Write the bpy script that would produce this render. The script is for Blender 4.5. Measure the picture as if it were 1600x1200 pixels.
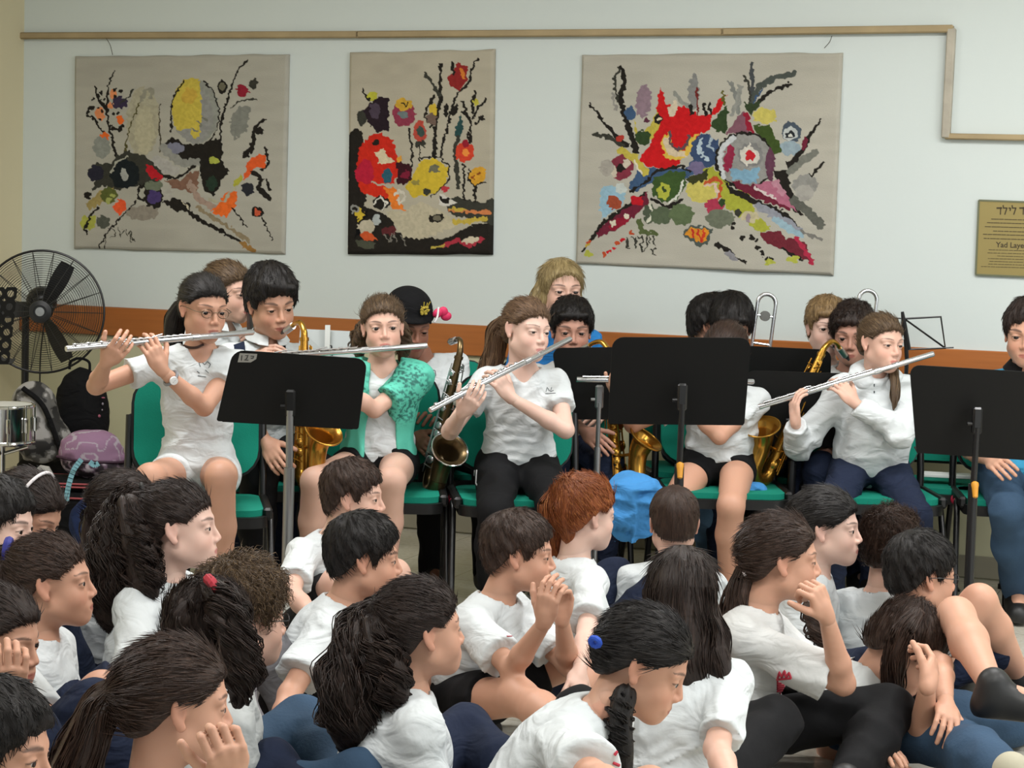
import bpy, math, random
import numpy as np
from mathutils import Matrix, Vector
from mathutils.bvhtree import BVHTree
for o in list(bpy.data.objects): bpy.data.objects.remove(o)
SC = bpy.context.scene
COL = SC.collection
# ------------------------------------------------------------------ camera
F, CAMH, PITCH, ROLL = 3200.0, 1.40, math.atan(260/3200.0), 0.030
CM = Matrix.Rotation(math.pi/2-PITCH, 4, 'X') @ Matrix.Rotation(ROLL, 4, 'Z')
cam = bpy.data.cameras.new('camera'); cam.lens = F/1600*36; cam.sensor_width = 36; cam.clip_end = 60
camo = bpy.data.objects.new('camera', cam); COL.objects.link(camo)
camo.matrix_world = Matrix.Translation((0,0,CAMH)) @ CM
SC.camera = camo
RC = np.array(CM.to_3x3()); CO = np.array([0,0,CAMH])
# ------------------------------------------------------------------ light
w = bpy.data.worlds.new('world'); SC.world = w; w.use_nodes = True
w.node_tree.nodes['Background'].inputs[0].default_value = (0.93,0.98,1.0,1)
w.node_tree.nodes['Background'].inputs[1].default_value = 0.68
def area(loc, size, power, color=(1,1,1), target=None, sy=None):
    l = bpy.data.lights.new('ceiling_or_window_light','AREA'); l.energy = power; l.color = color
    l.shape = 'RECTANGLE'; l.size = size; l.size_y = sy or size
    o = bpy.data.objects.new('ceiling_or_window_light', l); COL.objects.link(o); o.location = loc
    if target is not None:
        d = Vector(target)-Vector(loc); o.rotation_euler = d.to_track_quat('-Z','Y').to_euler()
    return o
for (x,y,p) in ((-1.5,3.2,46),(1.3,3.2,54),(-1.3,6.4,56),(1.5,6.0,58),(3.6,4.6,62)):
    area((x,y,2.95),1.3,p,(1,.99,.985),sy=.5)
area((4.6,1.5,2.0),2.2,56,(.93,.98,1.0),target=(0,6.5,.8),sy=1.6)      # area light for daylight from the unseen window side, not a ceiling lamp
SC.view_settings.view_transform = 'Standard'; SC.view_settings.look = 'None'
SC.view_settings.exposure = 0.16; SC.view_settings.gamma = 1.0; SC.view_settings.use_curve_mapping = False
# ------------------------------------------------------------------ pixel maths
def A(*v): return np.array(v, dtype=float)
def nrm(v): v = np.asarray(v,float); return v/(np.linalg.norm(v)+1e-12)
def ray(px,py):
    return nrm(RC @ A((px-800)/F, -(py-600)/F, -1.0))
def at(px,py,Y):
    d = ray(px,py); return CO + d*(Y/d[1])
def atz(px,py,z):
    d = ray(px,py); return CO + d*((z-CAMH)/d[2])
def reach(c,px,py,L,sign):
    d = ray(px,py); t0 = np.dot(c-CO,d); q = CO+d*t0; r = np.linalg.norm(q-c)
    if r < L: return CO+d*(t0+sign*math.sqrt(L*L-r*r))
    return q
# ------------------------------------------------------------------ colours & materials
def lin(h):
    if not isinstance(h,str): return tuple(h)
    h = h.lstrip('#'); v = [int(h[i:i+2],16)/255 for i in (0,2,4)]
    return tuple(c/12.92 if c<=.04045 else ((c+.055)/1.055)**2.4 for c in v)
MATS = {}
def mat(name, c, rough=.6, metal=0., bump=0., bscale=200., var=0., vscale=8., spec=.5, attr=None, coat=0., alpha=None):
    if name in MATS: return MATS[name]
    m = bpy.data.materials.new(name); m.use_nodes = True; nt = m.node_tree; N = nt.nodes; L = nt.links
    b = N['Principled BSDF']; b.inputs['Roughness'].default_value = rough; b.inputs['Metallic'].default_value = metal
    b.inputs['Specular IOR Level'].default_value = spec; b.inputs['Coat Weight'].default_value = coat
    c = lin(c); b.inputs['Base Color'].default_value = (*c,1)
    tc = N.new('ShaderNodeTexCoord')
    if attr:
        at_ = N.new('ShaderNodeAttribute'); at_.attribute_name = attr; L.new(at_.outputs['Color'], b.inputs['Base Color'])
    elif var:
        n = N.new('ShaderNodeTexNoise'); n.inputs['Scale'].default_value = vscale; n.inputs['Detail'].default_value = 4
        r = N.new('ShaderNodeMix'); r.data_type = 'RGBA'
        r.inputs[6].default_value = (*[x*(1-var) for x in c],1); r.inputs[7].default_value = (*[min(1,x*(1+var)) for x in c],1)
        L.new(tc.outputs['Object'], n.inputs['Vector']); L.new(n.outputs['Fac'], r.inputs[0]); L.new(r.outputs[2], b.inputs['Base Color'])
    if bump:
        n = N.new('ShaderNodeTexNoise'); n.inputs['Scale'].default_value = bscale; n.inputs['Detail'].default_value = 3
        bp = N.new('ShaderNodeBump'); bp.inputs['Strength'].default_value = bump; bp.inputs['Distance'].default_value = .003
        L.new(tc.outputs['Object'], n.inputs['Vector']); L.new(n.outputs['Fac'], bp.inputs['Height']); L.new(bp.outputs['Normal'], b.inputs['Normal'])
    MATS[name] = m; return m
def skin_mat(name, c, lip='#b0635c'):
    if name in MATS: return MATS[name]
    m = mat(name, c, .52, spec=.35); nt = m.node_tree; N = nt.nodes; L = nt.links; b = N['Principled BSDF']
    a = N.new('ShaderNodeAttribute'); a.attribute_name = 'paint'
    sp = N.new('ShaderNodeSeparateColor'); L.new(a.outputs['Color'], sp.inputs[0])
    def mx(prev, col, fac):
        r = N.new('ShaderNodeMix'); r.data_type = 'RGBA'; L.new(fac, r.inputs[0]); r.inputs[7].default_value = (*col,1)
        if isinstance(prev, tuple): r.inputs[6].default_value = (*prev,1)
        else: L.new(prev, r.inputs[6])
        return r.outputs[2]
    base = lin(c)
    red = (min(1,base[0]*1.0), base[1]*.66, base[2]*.62)
    o = mx(base, red, sp.outputs[2]); o = mx(o, lin(lip), sp.outputs[0]); o = mx(o, (.035,.02,.015), sp.outputs[1])
    L.new(o, b.inputs['Base Color'])
    b.inputs['Subsurface Weight'].default_value = .12; b.inputs['Subsurface Radius'].default_value = (.012,.005,.003)
    b.inputs['Subsurface Scale'].default_value = 1.0
    return m
def hair_mat(name, c, c2=None, rough=.42):
    if name in MATS: return MATS[name]
    m = mat(name, c, rough, spec=.28); nt = m.node_tree; N = nt.nodes; L = nt.links; b = N['Principled BSDF']
    a = N.new('ShaderNodeAttribute'); a.attribute_name = 'strand'
    n = N.new('ShaderNodeTexNoise'); n.inputs['Scale'].default_value = 1.0; n.inputs['Detail'].default_value = 5; n.inputs['Roughness'].default_value = .7
    L.new(a.outputs['Vector'], n.inputs['Vector'])
    c = lin(c); c2 = lin(c2) if c2 else tuple(min(1,x*2.3+.004) for x in c)
    rp = N.new('ShaderNodeValToRGB'); rp.color_ramp.elements[0].position = .33; rp.color_ramp.elements[1].position = .70
    rp.color_ramp.elements[0].color = (*[x*.55 for x in c],1); rp.color_ramp.elements[1].color = (*c2,1)
    e = rp.color_ramp.elements.new(.52); e.color = (*c,1)
    L.new(n.outputs['Fac'], rp.inputs[0]); L.new(rp.outputs[0], b.inputs['Base Color'])
    bp = N.new('ShaderNodeBump'); bp.inputs['Strength'].default_value = .8; bp.inputs['Distance'].default_value = .003
    L.new(n.outputs['Fac'], bp.inputs['Height']); L.new(bp.outputs['Normal'], b.inputs['Normal'])
    return m
def cloth_mat(name, c, rough=.85):
    if name in MATS: return MATS[name]
    m = mat(name, c, rough, bump=.25, bscale=90, var=.03, vscale=25, spec=.2); nt=m.node_tree; N=nt.nodes; L=nt.links; b=N['Principled BSDF']
    tc=[q for q in N if q.type=='TEX_COORD'][0]; b0=[q for q in N if q.type=='BUMP'][0]
    mp=N.new('ShaderNodeMapping'); mp.inputs['Scale'].default_value=(9,9,17); mp.inputs['Rotation'].default_value=(.3,.5,0)
    n=N.new('ShaderNodeTexNoise'); n.inputs['Scale'].default_value=1; n.inputs['Detail'].default_value=2.5; n.inputs['Distortion'].default_value=1.2
    b1=N.new('ShaderNodeBump'); b1.inputs['Strength'].default_value=.7; b1.inputs['Distance'].default_value=.02
    L.new(tc.outputs['Object'],mp.inputs[0]); L.new(mp.outputs[0],n.inputs['Vector']); L.new(n.outputs['Fac'],b1.inputs['Height']); L.new(b1.outputs['Normal'],b0.inputs['Normal'])
    return m
# ------------------------------------------------------------------ mesh helpers
def mesh_np(name, V, Q, mats, parent=None, smooth=True, mi=None, attrs=None, loc=None):
    """V (n,3); Q list/array of quads or (array tris, array quads); all in world space"""
    me = bpy.data.meshes.new(name)
    V = np.asarray(V, np.float32)
    groups = [np.asarray(q, np.int32) for q in (Q if isinstance(Q, (tuple,list)) and len(Q) and isinstance(Q[0], np.ndarray) and Q[0].ndim==2 else [Q]) if len(q)]
    me.vertices.add(len(V)); me.vertices.foreach_set('co', V.ravel())
    li = np.concatenate([g.ravel() for g in groups]); tot = np.concatenate([np.full(len(g), g.shape[1], np.int32) for g in groups])
    st = np.concatenate([[0], np.cumsum(tot)[:-1]]).astype(np.int32)
    me.loops.add(len(li)); me.loops.foreach_set('vertex_index', li)
    me.polygons.add(len(tot)); me.polygons.foreach_set('loop_start', st)
    try: me.polygons.foreach_set('loop_total', tot)
    except Exception: pass
    me.polygons.foreach_set('use_smooth', np.full(len(tot), smooth))
    if mi is not None: me.polygons.foreach_set('material_index', np.asarray(mi, np.int32))
    me.update(calc_edges=True)
    if attrs:
        for k, a in attrs.items():
            a = np.asarray(a, np.float32)
            if a.shape[1] == 4:
                t = me.attributes.new(k, 'FLOAT_COLOR', 'POINT'); t.data.foreach_set('color', a.ravel())
            else:
                t = me.attributes.new(k, 'FLOAT_VECTOR', 'POINT'); t.data.foreach_set('vector', a.ravel())
    for m in (mats if isinstance(mats,(list,tuple)) else [mats]): me.materials.append(m)
    o = bpy.data.objects.new(name, me); COL.objects.link(o)
    if parent is not None: attach(o, parent)
    return o
def attach(o, p):
    o.parent = p; o.matrix_parent_inverse = p.matrix_basis.inverted()
def tag(o, label=None, cat=None, group=None, kind=None):
    if label: o['label'] = label
    if cat: o['category'] = cat
    if group: o['group'] = group
    if kind: o['kind'] = kind
    return o
def empty(name, loc, label=None, cat=None, group=None):
    o = bpy.data.objects.new(name, None); COL.objects.link(o); o.location = [float(x) for x in loc]; o.empty_display_size = .05
    return tag(o, label, cat, group)
class MB:
    """collects simple shapes into ONE mesh; faces stored as python lists"""
    def __init__(s): s.V = []; s.Fc = []; s.n = 0; s.mi = []
    def add(s, V, Fc, mi=0):
        V = np.asarray(V,float); s.V.append(V)
        for f in Fc: s.Fc.append([i+s.n for i in f]); s.mi.append(mi)
        s.n += len(V); return s
    def box(s, c, size, R=None, mi=0, bev=0.):
        c = np.asarray(c,float); h = np.asarray(size,float)/2; R = np.eye(3) if R is None else R
        if bev <= 0:
            P = np.array([[x,y,z] for x in (-1,1) for y in (-1,1) for z in (-1,1)])*h
            return s.add(P@R.T+c, [[0,1,3,2],[4,6,7,5],[0,4,5,1],[2,3,7,6],[0,2,6,4],[1,5,7,3]], mi)
        b = min(bev, *(h*.98)); P = []; idx = {}
        for sx in (-1,1):
            for sy in (-1,1):
                for sz in (-1,1):
                    for ax in range(3):
                        q = np.array([sx,sy,sz])*(h-b); q[ax] = (sx,sy,sz)[ax]*h[ax]; idx[(sx,sy,sz,ax)] = len(P); P.append(q)
        Fs = []
        for ax in range(3):
            o1,o2 = [a for a in range(3) if a!=ax]
            for sg in (-1,1):
                f = []
                for (a,b2) in ((-1,-1),(1,-1),(1,1),(-1,1)):
                    k = [0,0,0]; k[ax]=sg; k[o1]=a; k[o2]=b2; f.append(idx[(*k,ax)])
                Fs.append(f)
        for ax in range(3):
            o1,o2 = [a for a in range(3) if a!=ax]
            for a in (-1,1):
                for b2 in (-1,1):
                    f = []
                    for (sg, axx) in ((-1,o1),(1,o1),(1,o2),(-1,o2)):
                        k=[0,0,0]; k[ax]=sg; k[o1]=a; k[o2]=b2; f.append(idx[(*k,axx)])
                    Fs.append(f)
        for sx in (-1,1):
            for sy in (-1,1):
                for sz in (-1,1): Fs.append([idx[(sx,sy,sz,a)] for a in range(3)])
        return s.add(np.array(P)@R.T+c, Fs, mi)
    def tube(s, pts, r, k=10, mi=0, cap=True, closed=False):
        pts = np.asarray(pts,float); m = len(pts); r = np.full(m, r, float) if np.isscalar(r) else np.asarray(r,float)
        T = np.gradient(pts, axis=0) if not closed else np.roll(pts,-1,0)-np.roll(pts,1,0)
        T /= np.linalg.norm(T,axis=1)[:,None]+1e-12
        ref = A(0,0,1) if abs(T[0][2])<.9 else A(1,0,0)
        u = nrm(np.cross(T[0],ref)); V = []
        for i in range(m):
            u = nrm(u - T[i]*np.dot(u,T[i])); v = np.cross(T[i],u)
            for j in range(k):
                a = 2*math.pi*j/k; V.append(pts[i]+r[i]*(math.cos(a)*u+math.sin(a)*v))
        Fs = []
        for i in range(m if closed else m-1):
            i2 = (i+1)%m
            for j in range(k): Fs.append([i*k+j, i*k+(j+1)%k, i2*k+(j+1)%k, i2*k+j])
        if cap and not closed: Fs.append(list(range(k))[::-1]); Fs.append([(m-1)*k+j for j in range(k)])
        return s.add(V, Fs, mi)
    def ball(s, c, r, mi=0, seg=14, R=None):
        r = np.array([r]*3 if np.isscalar(r) else r,float); V = []; rings = seg//2
        for i in range(rings+1):
            t = math.pi*i/rings
            for j in range(seg):
                a = 2*math.pi*j/seg; V.append([math.sin(t)*math.cos(a),math.sin(t)*math.sin(a),math.cos(t)])
        V = np.array(V)*r
        if R is not None: V = V@R.T
        Fs = [[i*seg+j,(i+1)*seg+j,(i+1)*seg+(j+1)%seg,i*seg+(j+1)%seg] for i in range(rings) for j in range(seg)]
        return s.add(V+np.asarray(c,float), Fs, mi)
    def lathe(s, prof, c, axis, k=24, mi=0):
        """prof: (dist along axis, radius)"""
        ax = nrm(axis); ref = A(0,0,1) if abs(ax[2])<.9 else A(1,0,0); u = nrm(np.cross(ax,ref)); v = np.cross(ax,u); V = []
        for (t,r) in prof:
            for j in range(k):
                a = 2*math.pi*j/k; V.append(np.asarray(c)+ax*t+r*(math.cos(a)*u+math.sin(a)*v))
        Fs = [[i*k+j,i*k+(j+1)%k,(i+1)*k+(j+1)%k,(i+1)*k+j] for i in range(len(prof)-1) for j in range(k)]
        return s.add(V, Fs, mi)
    def prism(s, poly, thick, O, U, Vv, N, mi=0):
        """poly in 2D (u,v) extruded along N by thick"""
        n = len(poly); P = [O+U*a+Vv*b for a,b in poly]; P2 = [p+N*thick for p in P]
        Fs = [list(range(n))[::-1], [n+i for i in range(n)]]+[[i,(i+1)%n,n+(i+1)%n,n+i] for i in range(n)]
        return s.add(P+P2, Fs, mi)
    def build(s, name, m, parent=None, smooth=True, sharp=40, loc=None):
        me = bpy.data.meshes.new(name); V = np.concatenate(s.V)
        off = np.zeros(3) if loc is None else np.asarray(loc,float)
        me.from_pydata((V-off).tolist(), [], s.Fc)
        for mm in (m if isinstance(m,(list,tuple)) else [m]): me.materials.append(mm)
        me.polygons.foreach_set('material_index', s.mi)
        if smooth:
            me.polygons.foreach_set('use_smooth', [True]*len(me.polygons))
            try: me.set_sharp_from_angle(angle=math.radians(sharp))
            except Exception: pass
        me.update(); o = bpy.data.objects.new(name, me); COL.objects.link(o); o.location = off.tolist()
        if parent is not None: attach(o, parent)
        return o
def Rz(a): c,s_ = math.cos(a),math.sin(a); return np.array([[c,-s_,0],[s_,c,0],[0,0,1.]])
def Rx(a): c,s_ = math.cos(a),math.sin(a); return np.array([[1.,0,0],[0,c,-s_],[0,s_,c]])
def Ry(a): c,s_ = math.cos(a),math.sin(a); return np.array([[c,0,s_],[0,1.,0],[-s_,0,c]])
def rrect(w,h,r,n=5):
    P = []
    for (cx,cy,a0) in ((w/2-r,h/2-r,0),(-w/2+r,h/2-r,90),(-w/2+r,-h/2+r,180),(w/2-r,-h/2+r,270)):
        for i in range(n+1):
            a = math.radians(a0+90*i/n); P.append((cx+r*math.cos(a),cy+r*math.sin(a)))
    return P
def spline(P, n=8):
    P = np.asarray(P,float); Q = np.vstack([2*P[0]-P[1],P,2*P[-1]-P[-2]]); out = []
    for i in range(1,len(Q)-2):
        for t in np.linspace(0,1,n,endpoint=False):
            a,b,c,d = Q[i-1],Q[i],Q[i+1],Q[i+2]
            out.append(.5*((2*b)+(-a+c)*t+(2*a-5*b+4*c-d)*t*t+(-a+3*b-3*c+d)*t**3))
    out.append(P[-1]); return np.array(out)
# ------------------------------------------------------------------ value noise
def vnoise(P):
    P = np.asarray(P,float); i = np.floor(P).astype(np.int64); f = P-i; u = f*f*(3-2*f); out = 0
    def hsh(x,y,z):
        h = (x*374761393 + y*668265263 + z*1442695041) & 0xffffffff
        h = ((h ^ (h>>13))*1274126177) & 0xffffffff
        return ((h ^ (h>>16)) & 0xffff)/65535.0
    for dx in (0,1):
        for dy in (0,1):
            for dz in (0,1):
                wgt = (u[...,0] if dx else 1-u[...,0])*(u[...,1] if dy else 1-u[...,1])*(u[...,2] if dz else 1-u[...,2])
                out = out + wgt*hsh(i[...,0]+dx,i[...,1]+dy,i[...,2]+dz)
    return out*2-1
# ------------------------------------------------------------------ signed distance grid + surface nets
class Grid:
    def __init__(s, lo, hi, h):
        s.h = h; s.lo = np.asarray(lo,float); n = np.ceil((np.asarray(hi,float)-s.lo)/h).astype(int)+2; s.n = n
        s.d = np.full(n, .2, np.float32); s.ax = [s.lo[i]+h*np.arange(n[i]) for i in range(3)]
    def sl(s, lo, hi):
        a = np.clip(np.floor((np.asarray(lo)-s.lo)/s.h).astype(int),0,s.n); b = np.clip(np.ceil((np.asarray(hi)-s.lo)/s.h).astype(int)+1,0,s.n)
        if (b<=a).any(): return None
        S = tuple(slice(a[i],b[i]) for i in range(3))
        P = np.stack(np.meshgrid(*[s.ax[i][S[i]].astype(np.float32) for i in range(3)], indexing='ij'),-1)
        return S,P
    def _un(s, S, d, k):
        o = s.d[S]
        if k>0: hh = np.maximum(k-np.abs(o-d),0)/k; s.d[S] = np.minimum(o,d)-hh*hh*k*.25
        else: s.d[S] = np.minimum(o,d)
    def _su(s, S, d, k):
        o = s.d[S]; d = -d
        if k>0: hh = np.maximum(k-np.abs(o-d),0)/k; s.d[S] = np.maximum(o,d)+hh*hh*k*.25
        else: s.d[S] = np.maximum(o,d)
    def cap(s, a, b, ra, rb, k=.02, sub=False, cut0=None, cut1=None, sx=None):
        a = np.asarray(a,float); b = np.asarray(b,float); m = max(ra,rb)+k+3*s.h
        g = s.sl(np.minimum(a,b)-m, np.maximum(a,b)+m)
        if g is None: return
        S,P = g; ab = b-a; L2 = np.dot(ab,ab)+1e-12; t = ((P-a)@ab)/L2; tc = np.clip(t,0,1)
        q = P-a-tc[...,None]*ab; d = np.sqrt((q*q).sum(-1))-(ra+(rb-ra)*tc)
        L = math.sqrt(L2)
        if cut1 is not None: d = np.maximum(d, (t-cut1)*L)
        if cut0 is not None: d = np.maximum(d, (cut0-t)*L)
        (s._su if sub else s._un)(S, d.astype(np.float32), k)
    def ell(s, c, r, R=None, k=.02, sub=False):
        c = np.asarray(c,float); r = np.asarray([r]*3 if np.isscalar(r) else r,float); m = r.max()+k+3*s.h
        g = s.sl(c-m, c+m)
        if g is None: return
        S,P = g; q = P-c
        if R is not None: q = q@np.asarray(R)          # columns of R are local axes
        k0 = np.sqrt(((q/r)**2).sum(-1)); k1 = np.sqrt(((q/r**2)**2).sum(-1))+1e-9
        (s._su if sub else s._un)(S, (k0*(k0-1)/k1).astype(np.float32), k)
    def fn(s, f, lo, hi, k=0., sub=False):
        g = s.sl(lo,hi)
        if g is None: return
        S,P = g; (s._su if sub else s._un)(S, f(P).astype(np.float32), k)
    def mesh(s):
        d = s.d; d[0]=d[-1]=.1; d[:,0]=d[:,-1]=.1; d[:,:,0]=d[:,:,-1]=.1
        ins = d<0; c = ins[:-1,:-1,:-1].astype(np.int8)
        for (x,y,z) in [(1,0,0),(0,1,0),(0,0,1),(1,1,0),(1,0,1),(0,1,1),(1,1,1)]:
            c = c + ins[x:ins.shape[0]-1+x, y:ins.shape[1]-1+y, z:ins.shape[2]-1+z]
        act = np.argwhere((c>0)&(c<8))
        if len(act)==0: return np.zeros((0,3)), np.zeros((0,4),int)
        cor = [(x,y,z) for x in (0,1) for y in (0,1) for z in (0,1)]
        vals = [d[act[:,0]+x,act[:,1]+y,act[:,2]+z] for (x,y,z) in cor]
        acc = np.zeros((len(act),3)); cnt = np.zeros(len(act))
        for i in range(8):
            for j in range(i+1,8):
                df = np.abs(np.array(cor[i])-np.array(cor[j]))
                if df.sum()!=1: continue
                a,b = vals[i],vals[j]; m = (a<0)!=(b<0); den = np.where(m,a-b,1); t = np.where(m,a/den,0)
                p = np.array(cor[i])+t[:,None]*(np.array(cor[j])-np.array(cor[i])); acc += p*m[:,None]; cnt += m
        V = s.lo+(act+acc/cnt[:,None])*s.h
        idx = np.full(np.array(d.shape)-1, -1, np.int32); idx[act[:,0],act[:,1],act[:,2]] = np.arange(len(act)); Q = []
        for ax in range(3):
            o1,o2 = (ax+1)%3,(ax+2)%3
            a = [slice(None)]*3; b = [slice(None)]*3; a[ax]=slice(0,-1); b[ax]=slice(1,None)
            ia,ib = ins[tuple(a)],ins[tuple(b)]; e = np.argwhere(ia!=ib)
            if not len(e): continue
            e = e[(e[:,o1]>0)&(e[:,o2]>0)]
            fl = ia[e[:,0],e[:,1],e[:,2]]
            def g(u,v):
                q = e.copy(); q[:,o1]-=u; q[:,o2]-=v; return idx[q[:,0],q[:,1],q[:,2]]
            q = np.stack([g(1,1),g(0,1),g(0,0),g(1,0)],1)
            q[~fl] = q[~fl][:,::-1]; Q.append(q)
        return V, np.concatenate(Q)
def smooth_np(V, Q, it=1, lam=.5):
    E = np.concatenate([Q[:,[0,1]],Q[:,[1,2]],Q[:,[2,3]],Q[:,[3,0]]]); n = len(V)
    for _ in range(it):
        S_ = np.zeros_like(V)
        for ax in range(3): S_[:,ax] = np.bincount(E[:,0],V[E[:,1],ax],n)+np.bincount(E[:,1],V[E[:,0],ax],n)
        c = np.bincount(E[:,0],minlength=n)+np.bincount(E[:,1],minlength=n); V = V*(1-lam)+lam*S_/np.maximum(c,1)[:,None]
    return V
def vnormals(V,Q):
    n = np.cross(V[Q[:,2]]-V[Q[:,0]], V[Q[:,3]]-V[Q[:,1]]); N = np.zeros_like(V)
    for ax in range(3):
        for c in range(4): N[:,ax] += np.bincount(Q[:,c], n[:,ax], len(V))
    return N/(np.linalg.norm(N,axis=1)[:,None]+1e-12)
def tubes_np(P, rad, k=3):
    """P (n,m,3) paths, rad (m,) or (n,m) -> verts, quads, path index, t"""
    n,m,_ = P.shape; T = np.gradient(P,axis=1); T /= np.linalg.norm(T,axis=2,keepdims=True)+1e-12
    ref = np.array([.31,.22,.92]); u = np.cross(T,ref); u /= np.linalg.norm(u,axis=2,keepdims=True)+1e-12; v = np.cross(T,u)
    rad = np.broadcast_to(rad,(n,m)); a = 2*np.pi*np.arange(k)/k
    V = P[:,:,None,:]+rad[:,:,None,None]*(np.cos(a)[None,None,:,None]*u[:,:,None,:]+np.sin(a)[None,None,:,None]*v[:,:,None,:])
    i,j,l = np.meshgrid(np.arange(n),np.arange(m-1),np.arange(k),indexing='ij')
    b = (i*m+j)*k; Q = np.stack([b+l,b+(l+1)%k,b+k+(l+1)%k,b+k+l],-1).reshape(-1,4)
    pid = np.repeat(np.arange(n),m*k); tt = np.tile(np.repeat(np.linspace(0,1,m),k),n)
    return V.reshape(-1,3), Q, pid, tt
# ================================================================== the setting
WA = A(-2.36,9.80,0); WU = nrm(A(4.11,-1.55,0)); WN = A(WU[1],-WU[0],0)   # wall corner, direction along the wall, normal into the room
if WN[1] > 0: WN = -WN
def onwall(px,py,off=0.):
    d = ray(px,py); t = np.dot(WA+WN*off-CO,WN)/np.dot(d,WN); return CO+d*t
def wl(u,z,off=0.): return WA+WU*u+WN*off+A(0,0,z)
def struct(o): o['kind'] = 'structure'; return o
def quad(name,P,m):
    b = MB(); b.add(P,[[0,1,2,3]]); return struct(b.build(name,m,smooth=False))
RW = np.stack([WU,WN,A(0,0,1)],1)
m_wall = mat('wall_white','#ccd4d1',.75,bump=.12,bscale=45,var=.015,vscale=2)
m_dado = mat('dado_cream','#c2bf9f',.6,bump=.1,bscale=40)
m_side = mat('side_wall_cream','#d2c8a6',.65,bump=.1,bscale=40)
# floor: glossy cream terrazzo tiles
def floor_mat():
    m = mat('floor_tiles','#c6c1b2',.16,spec=.55); nt = m.node_tree; N = nt.nodes; L = nt.links; b = N['Principled BSDF']
    tc = N.new('ShaderNodeTexCoord'); mp = N.new('ShaderNodeMapping'); mp.inputs['Rotation'].default_value = (0,0,math.atan2(-WU[1],WU[0]))
    br = N.new('ShaderNodeTexBrick'); br.offset = 0; br.inputs['Scale'].default_value = 1; br.inputs['Brick Width'].default_value = .33; br.inputs['Row Height'].default_value = .33
    br.inputs['Mortar Size'].default_value = .0022; br.inputs['Color1'].default_value = (*lin('#c2bdb0'),1); br.inputs['Color2'].default_value = (*lin('#c8c4b7'),1); br.inputs['Mortar'].default_value = (*lin('#9a9484'),1)
    n = N.new('ShaderNodeTexNoise'); n.inputs['Scale'].default_value = 60; n.inputs['Detail'].default_value = 4
    mx = N.new('ShaderNodeMix'); mx.data_type='RGBA'; mx.blend_type='MULTIPLY'; mx.inputs[0].default_value=.35
    rp = N.new('ShaderNodeValToRGB'); rp.color_ramp.elements[0].position=.3; rp.color_ramp.elements[0].color=(.6,.57,.5,1); rp.color_ramp.elements[1].position=.6
    L.new(tc.outputs['Object'],mp.inputs[0]); L.new(mp.outputs[0],br.inputs['Vector']); L.new(tc.outputs['Object'],n.inputs['Vector']); L.new(n.outputs['Fac'],rp.inputs[0])
    L.new(br.outputs['Color'],mx.inputs[6]); L.new(rp.outputs[0],mx.inputs[7]); L.new(mx.outputs[2],b.inputs['Base Color'])
    return m
g = MB(); g.box((0,5,-.05),(16,16,.1)); struct(g.build('floor',floor_mat(),smooth=False))
g = MB(); g.box((0,5,3.25),(16,16,.1)); struct(g.build('ceiling',mat('ceiling_white','#deded6',.9),smooth=False))
g = MB(); g.box(wl(4,2.01,-.05),(8.2,.1,2.42),RW,bev=0); struct(g.build('wall_back',m_wall,smooth=False))
g = MB(); g.box(wl(4,.40,-.05),(8.2,.1,.80),RW); struct(g.build('wall_back_dado',m_dado,smooth=False))
g = MB(); g.box(WA-WU*.05+WN*4+A(0,0,1.6),(.1,8.2,3.2),RW); struct(g.build('wall_left',m_side,smooth=False))
# varnished wooden rail
wood = mat('rail_wood','#a5622f',.35,var=.18,vscale=3,spec=.5); nt = wood.node_tree
for n in nt.nodes:
    if n.type=='TEX_NOISE':
        mp = nt.nodes.new('ShaderNodeMapping'); mp.inputs['Scale'].default_value=(1.2,1.2,22); tc=[q for q in nt.nodes if q.type=='TEX_COORD'][0]
        nt.links.new(tc.outputs['Object'],mp.inputs[0]); nt.links.new(mp.outputs[0],n.inputs['Vector'])
g = MB(); g.box(wl(4,.858,.009),(8,.020,.135),RW,bev=.004); struct(g.build('trim_1',wood))
g = MB(); g.box(wl(4,.05,.006),(8,.012,.09),RW,bev=.003); struct(g.build('baseboard_back',mat('baseboard','#8f8a78',.4)))
# old wooden batten running along the upper wall, with a step down at the right
m_bat = mat('batten_old_wood','#a28f6c',.7,bump=.3,bscale=90,var=.28,vscale=6)
def batten(P, wz, wd, name):
    g = MB()
    for a,b in zip(P[:-1],P[1:]):
        a_=onwall(*a,.018); b_=onwall(*b,.018); d=nrm(b_-a_); up=np.cross(WN,d); R=np.stack([d,WN,up],1)
        g.box((a_+b_)/2,(np.linalg.norm(b_-a_)+.02,wd,wz),R,bev=.005)
    return struct(g.build(name,m_bat))
batten([(22,56),(560,54),(1130,50),(1486,45)],.030,.034,'trim_2')
m_bat2 = mat('batten_peeling_white','#a9a293',.7,bump=.4,bscale=60,var=.4,vscale=12)
g=MB(); a_=onwall(1487,48,.018); b_=onwall(1478,212,.018); d=nrm(b_-a_); g.box((a_+b_)/2,(np.linalg.norm(b_-a_)+.02,.036,.034),np.stack([d,WN,np.cross(WN,d)],1),bev=.005); struct(g.build('trim_3',m_bat2))
batten([(1480,213),(1640,216)],.024,.03,'trim_4')
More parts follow.
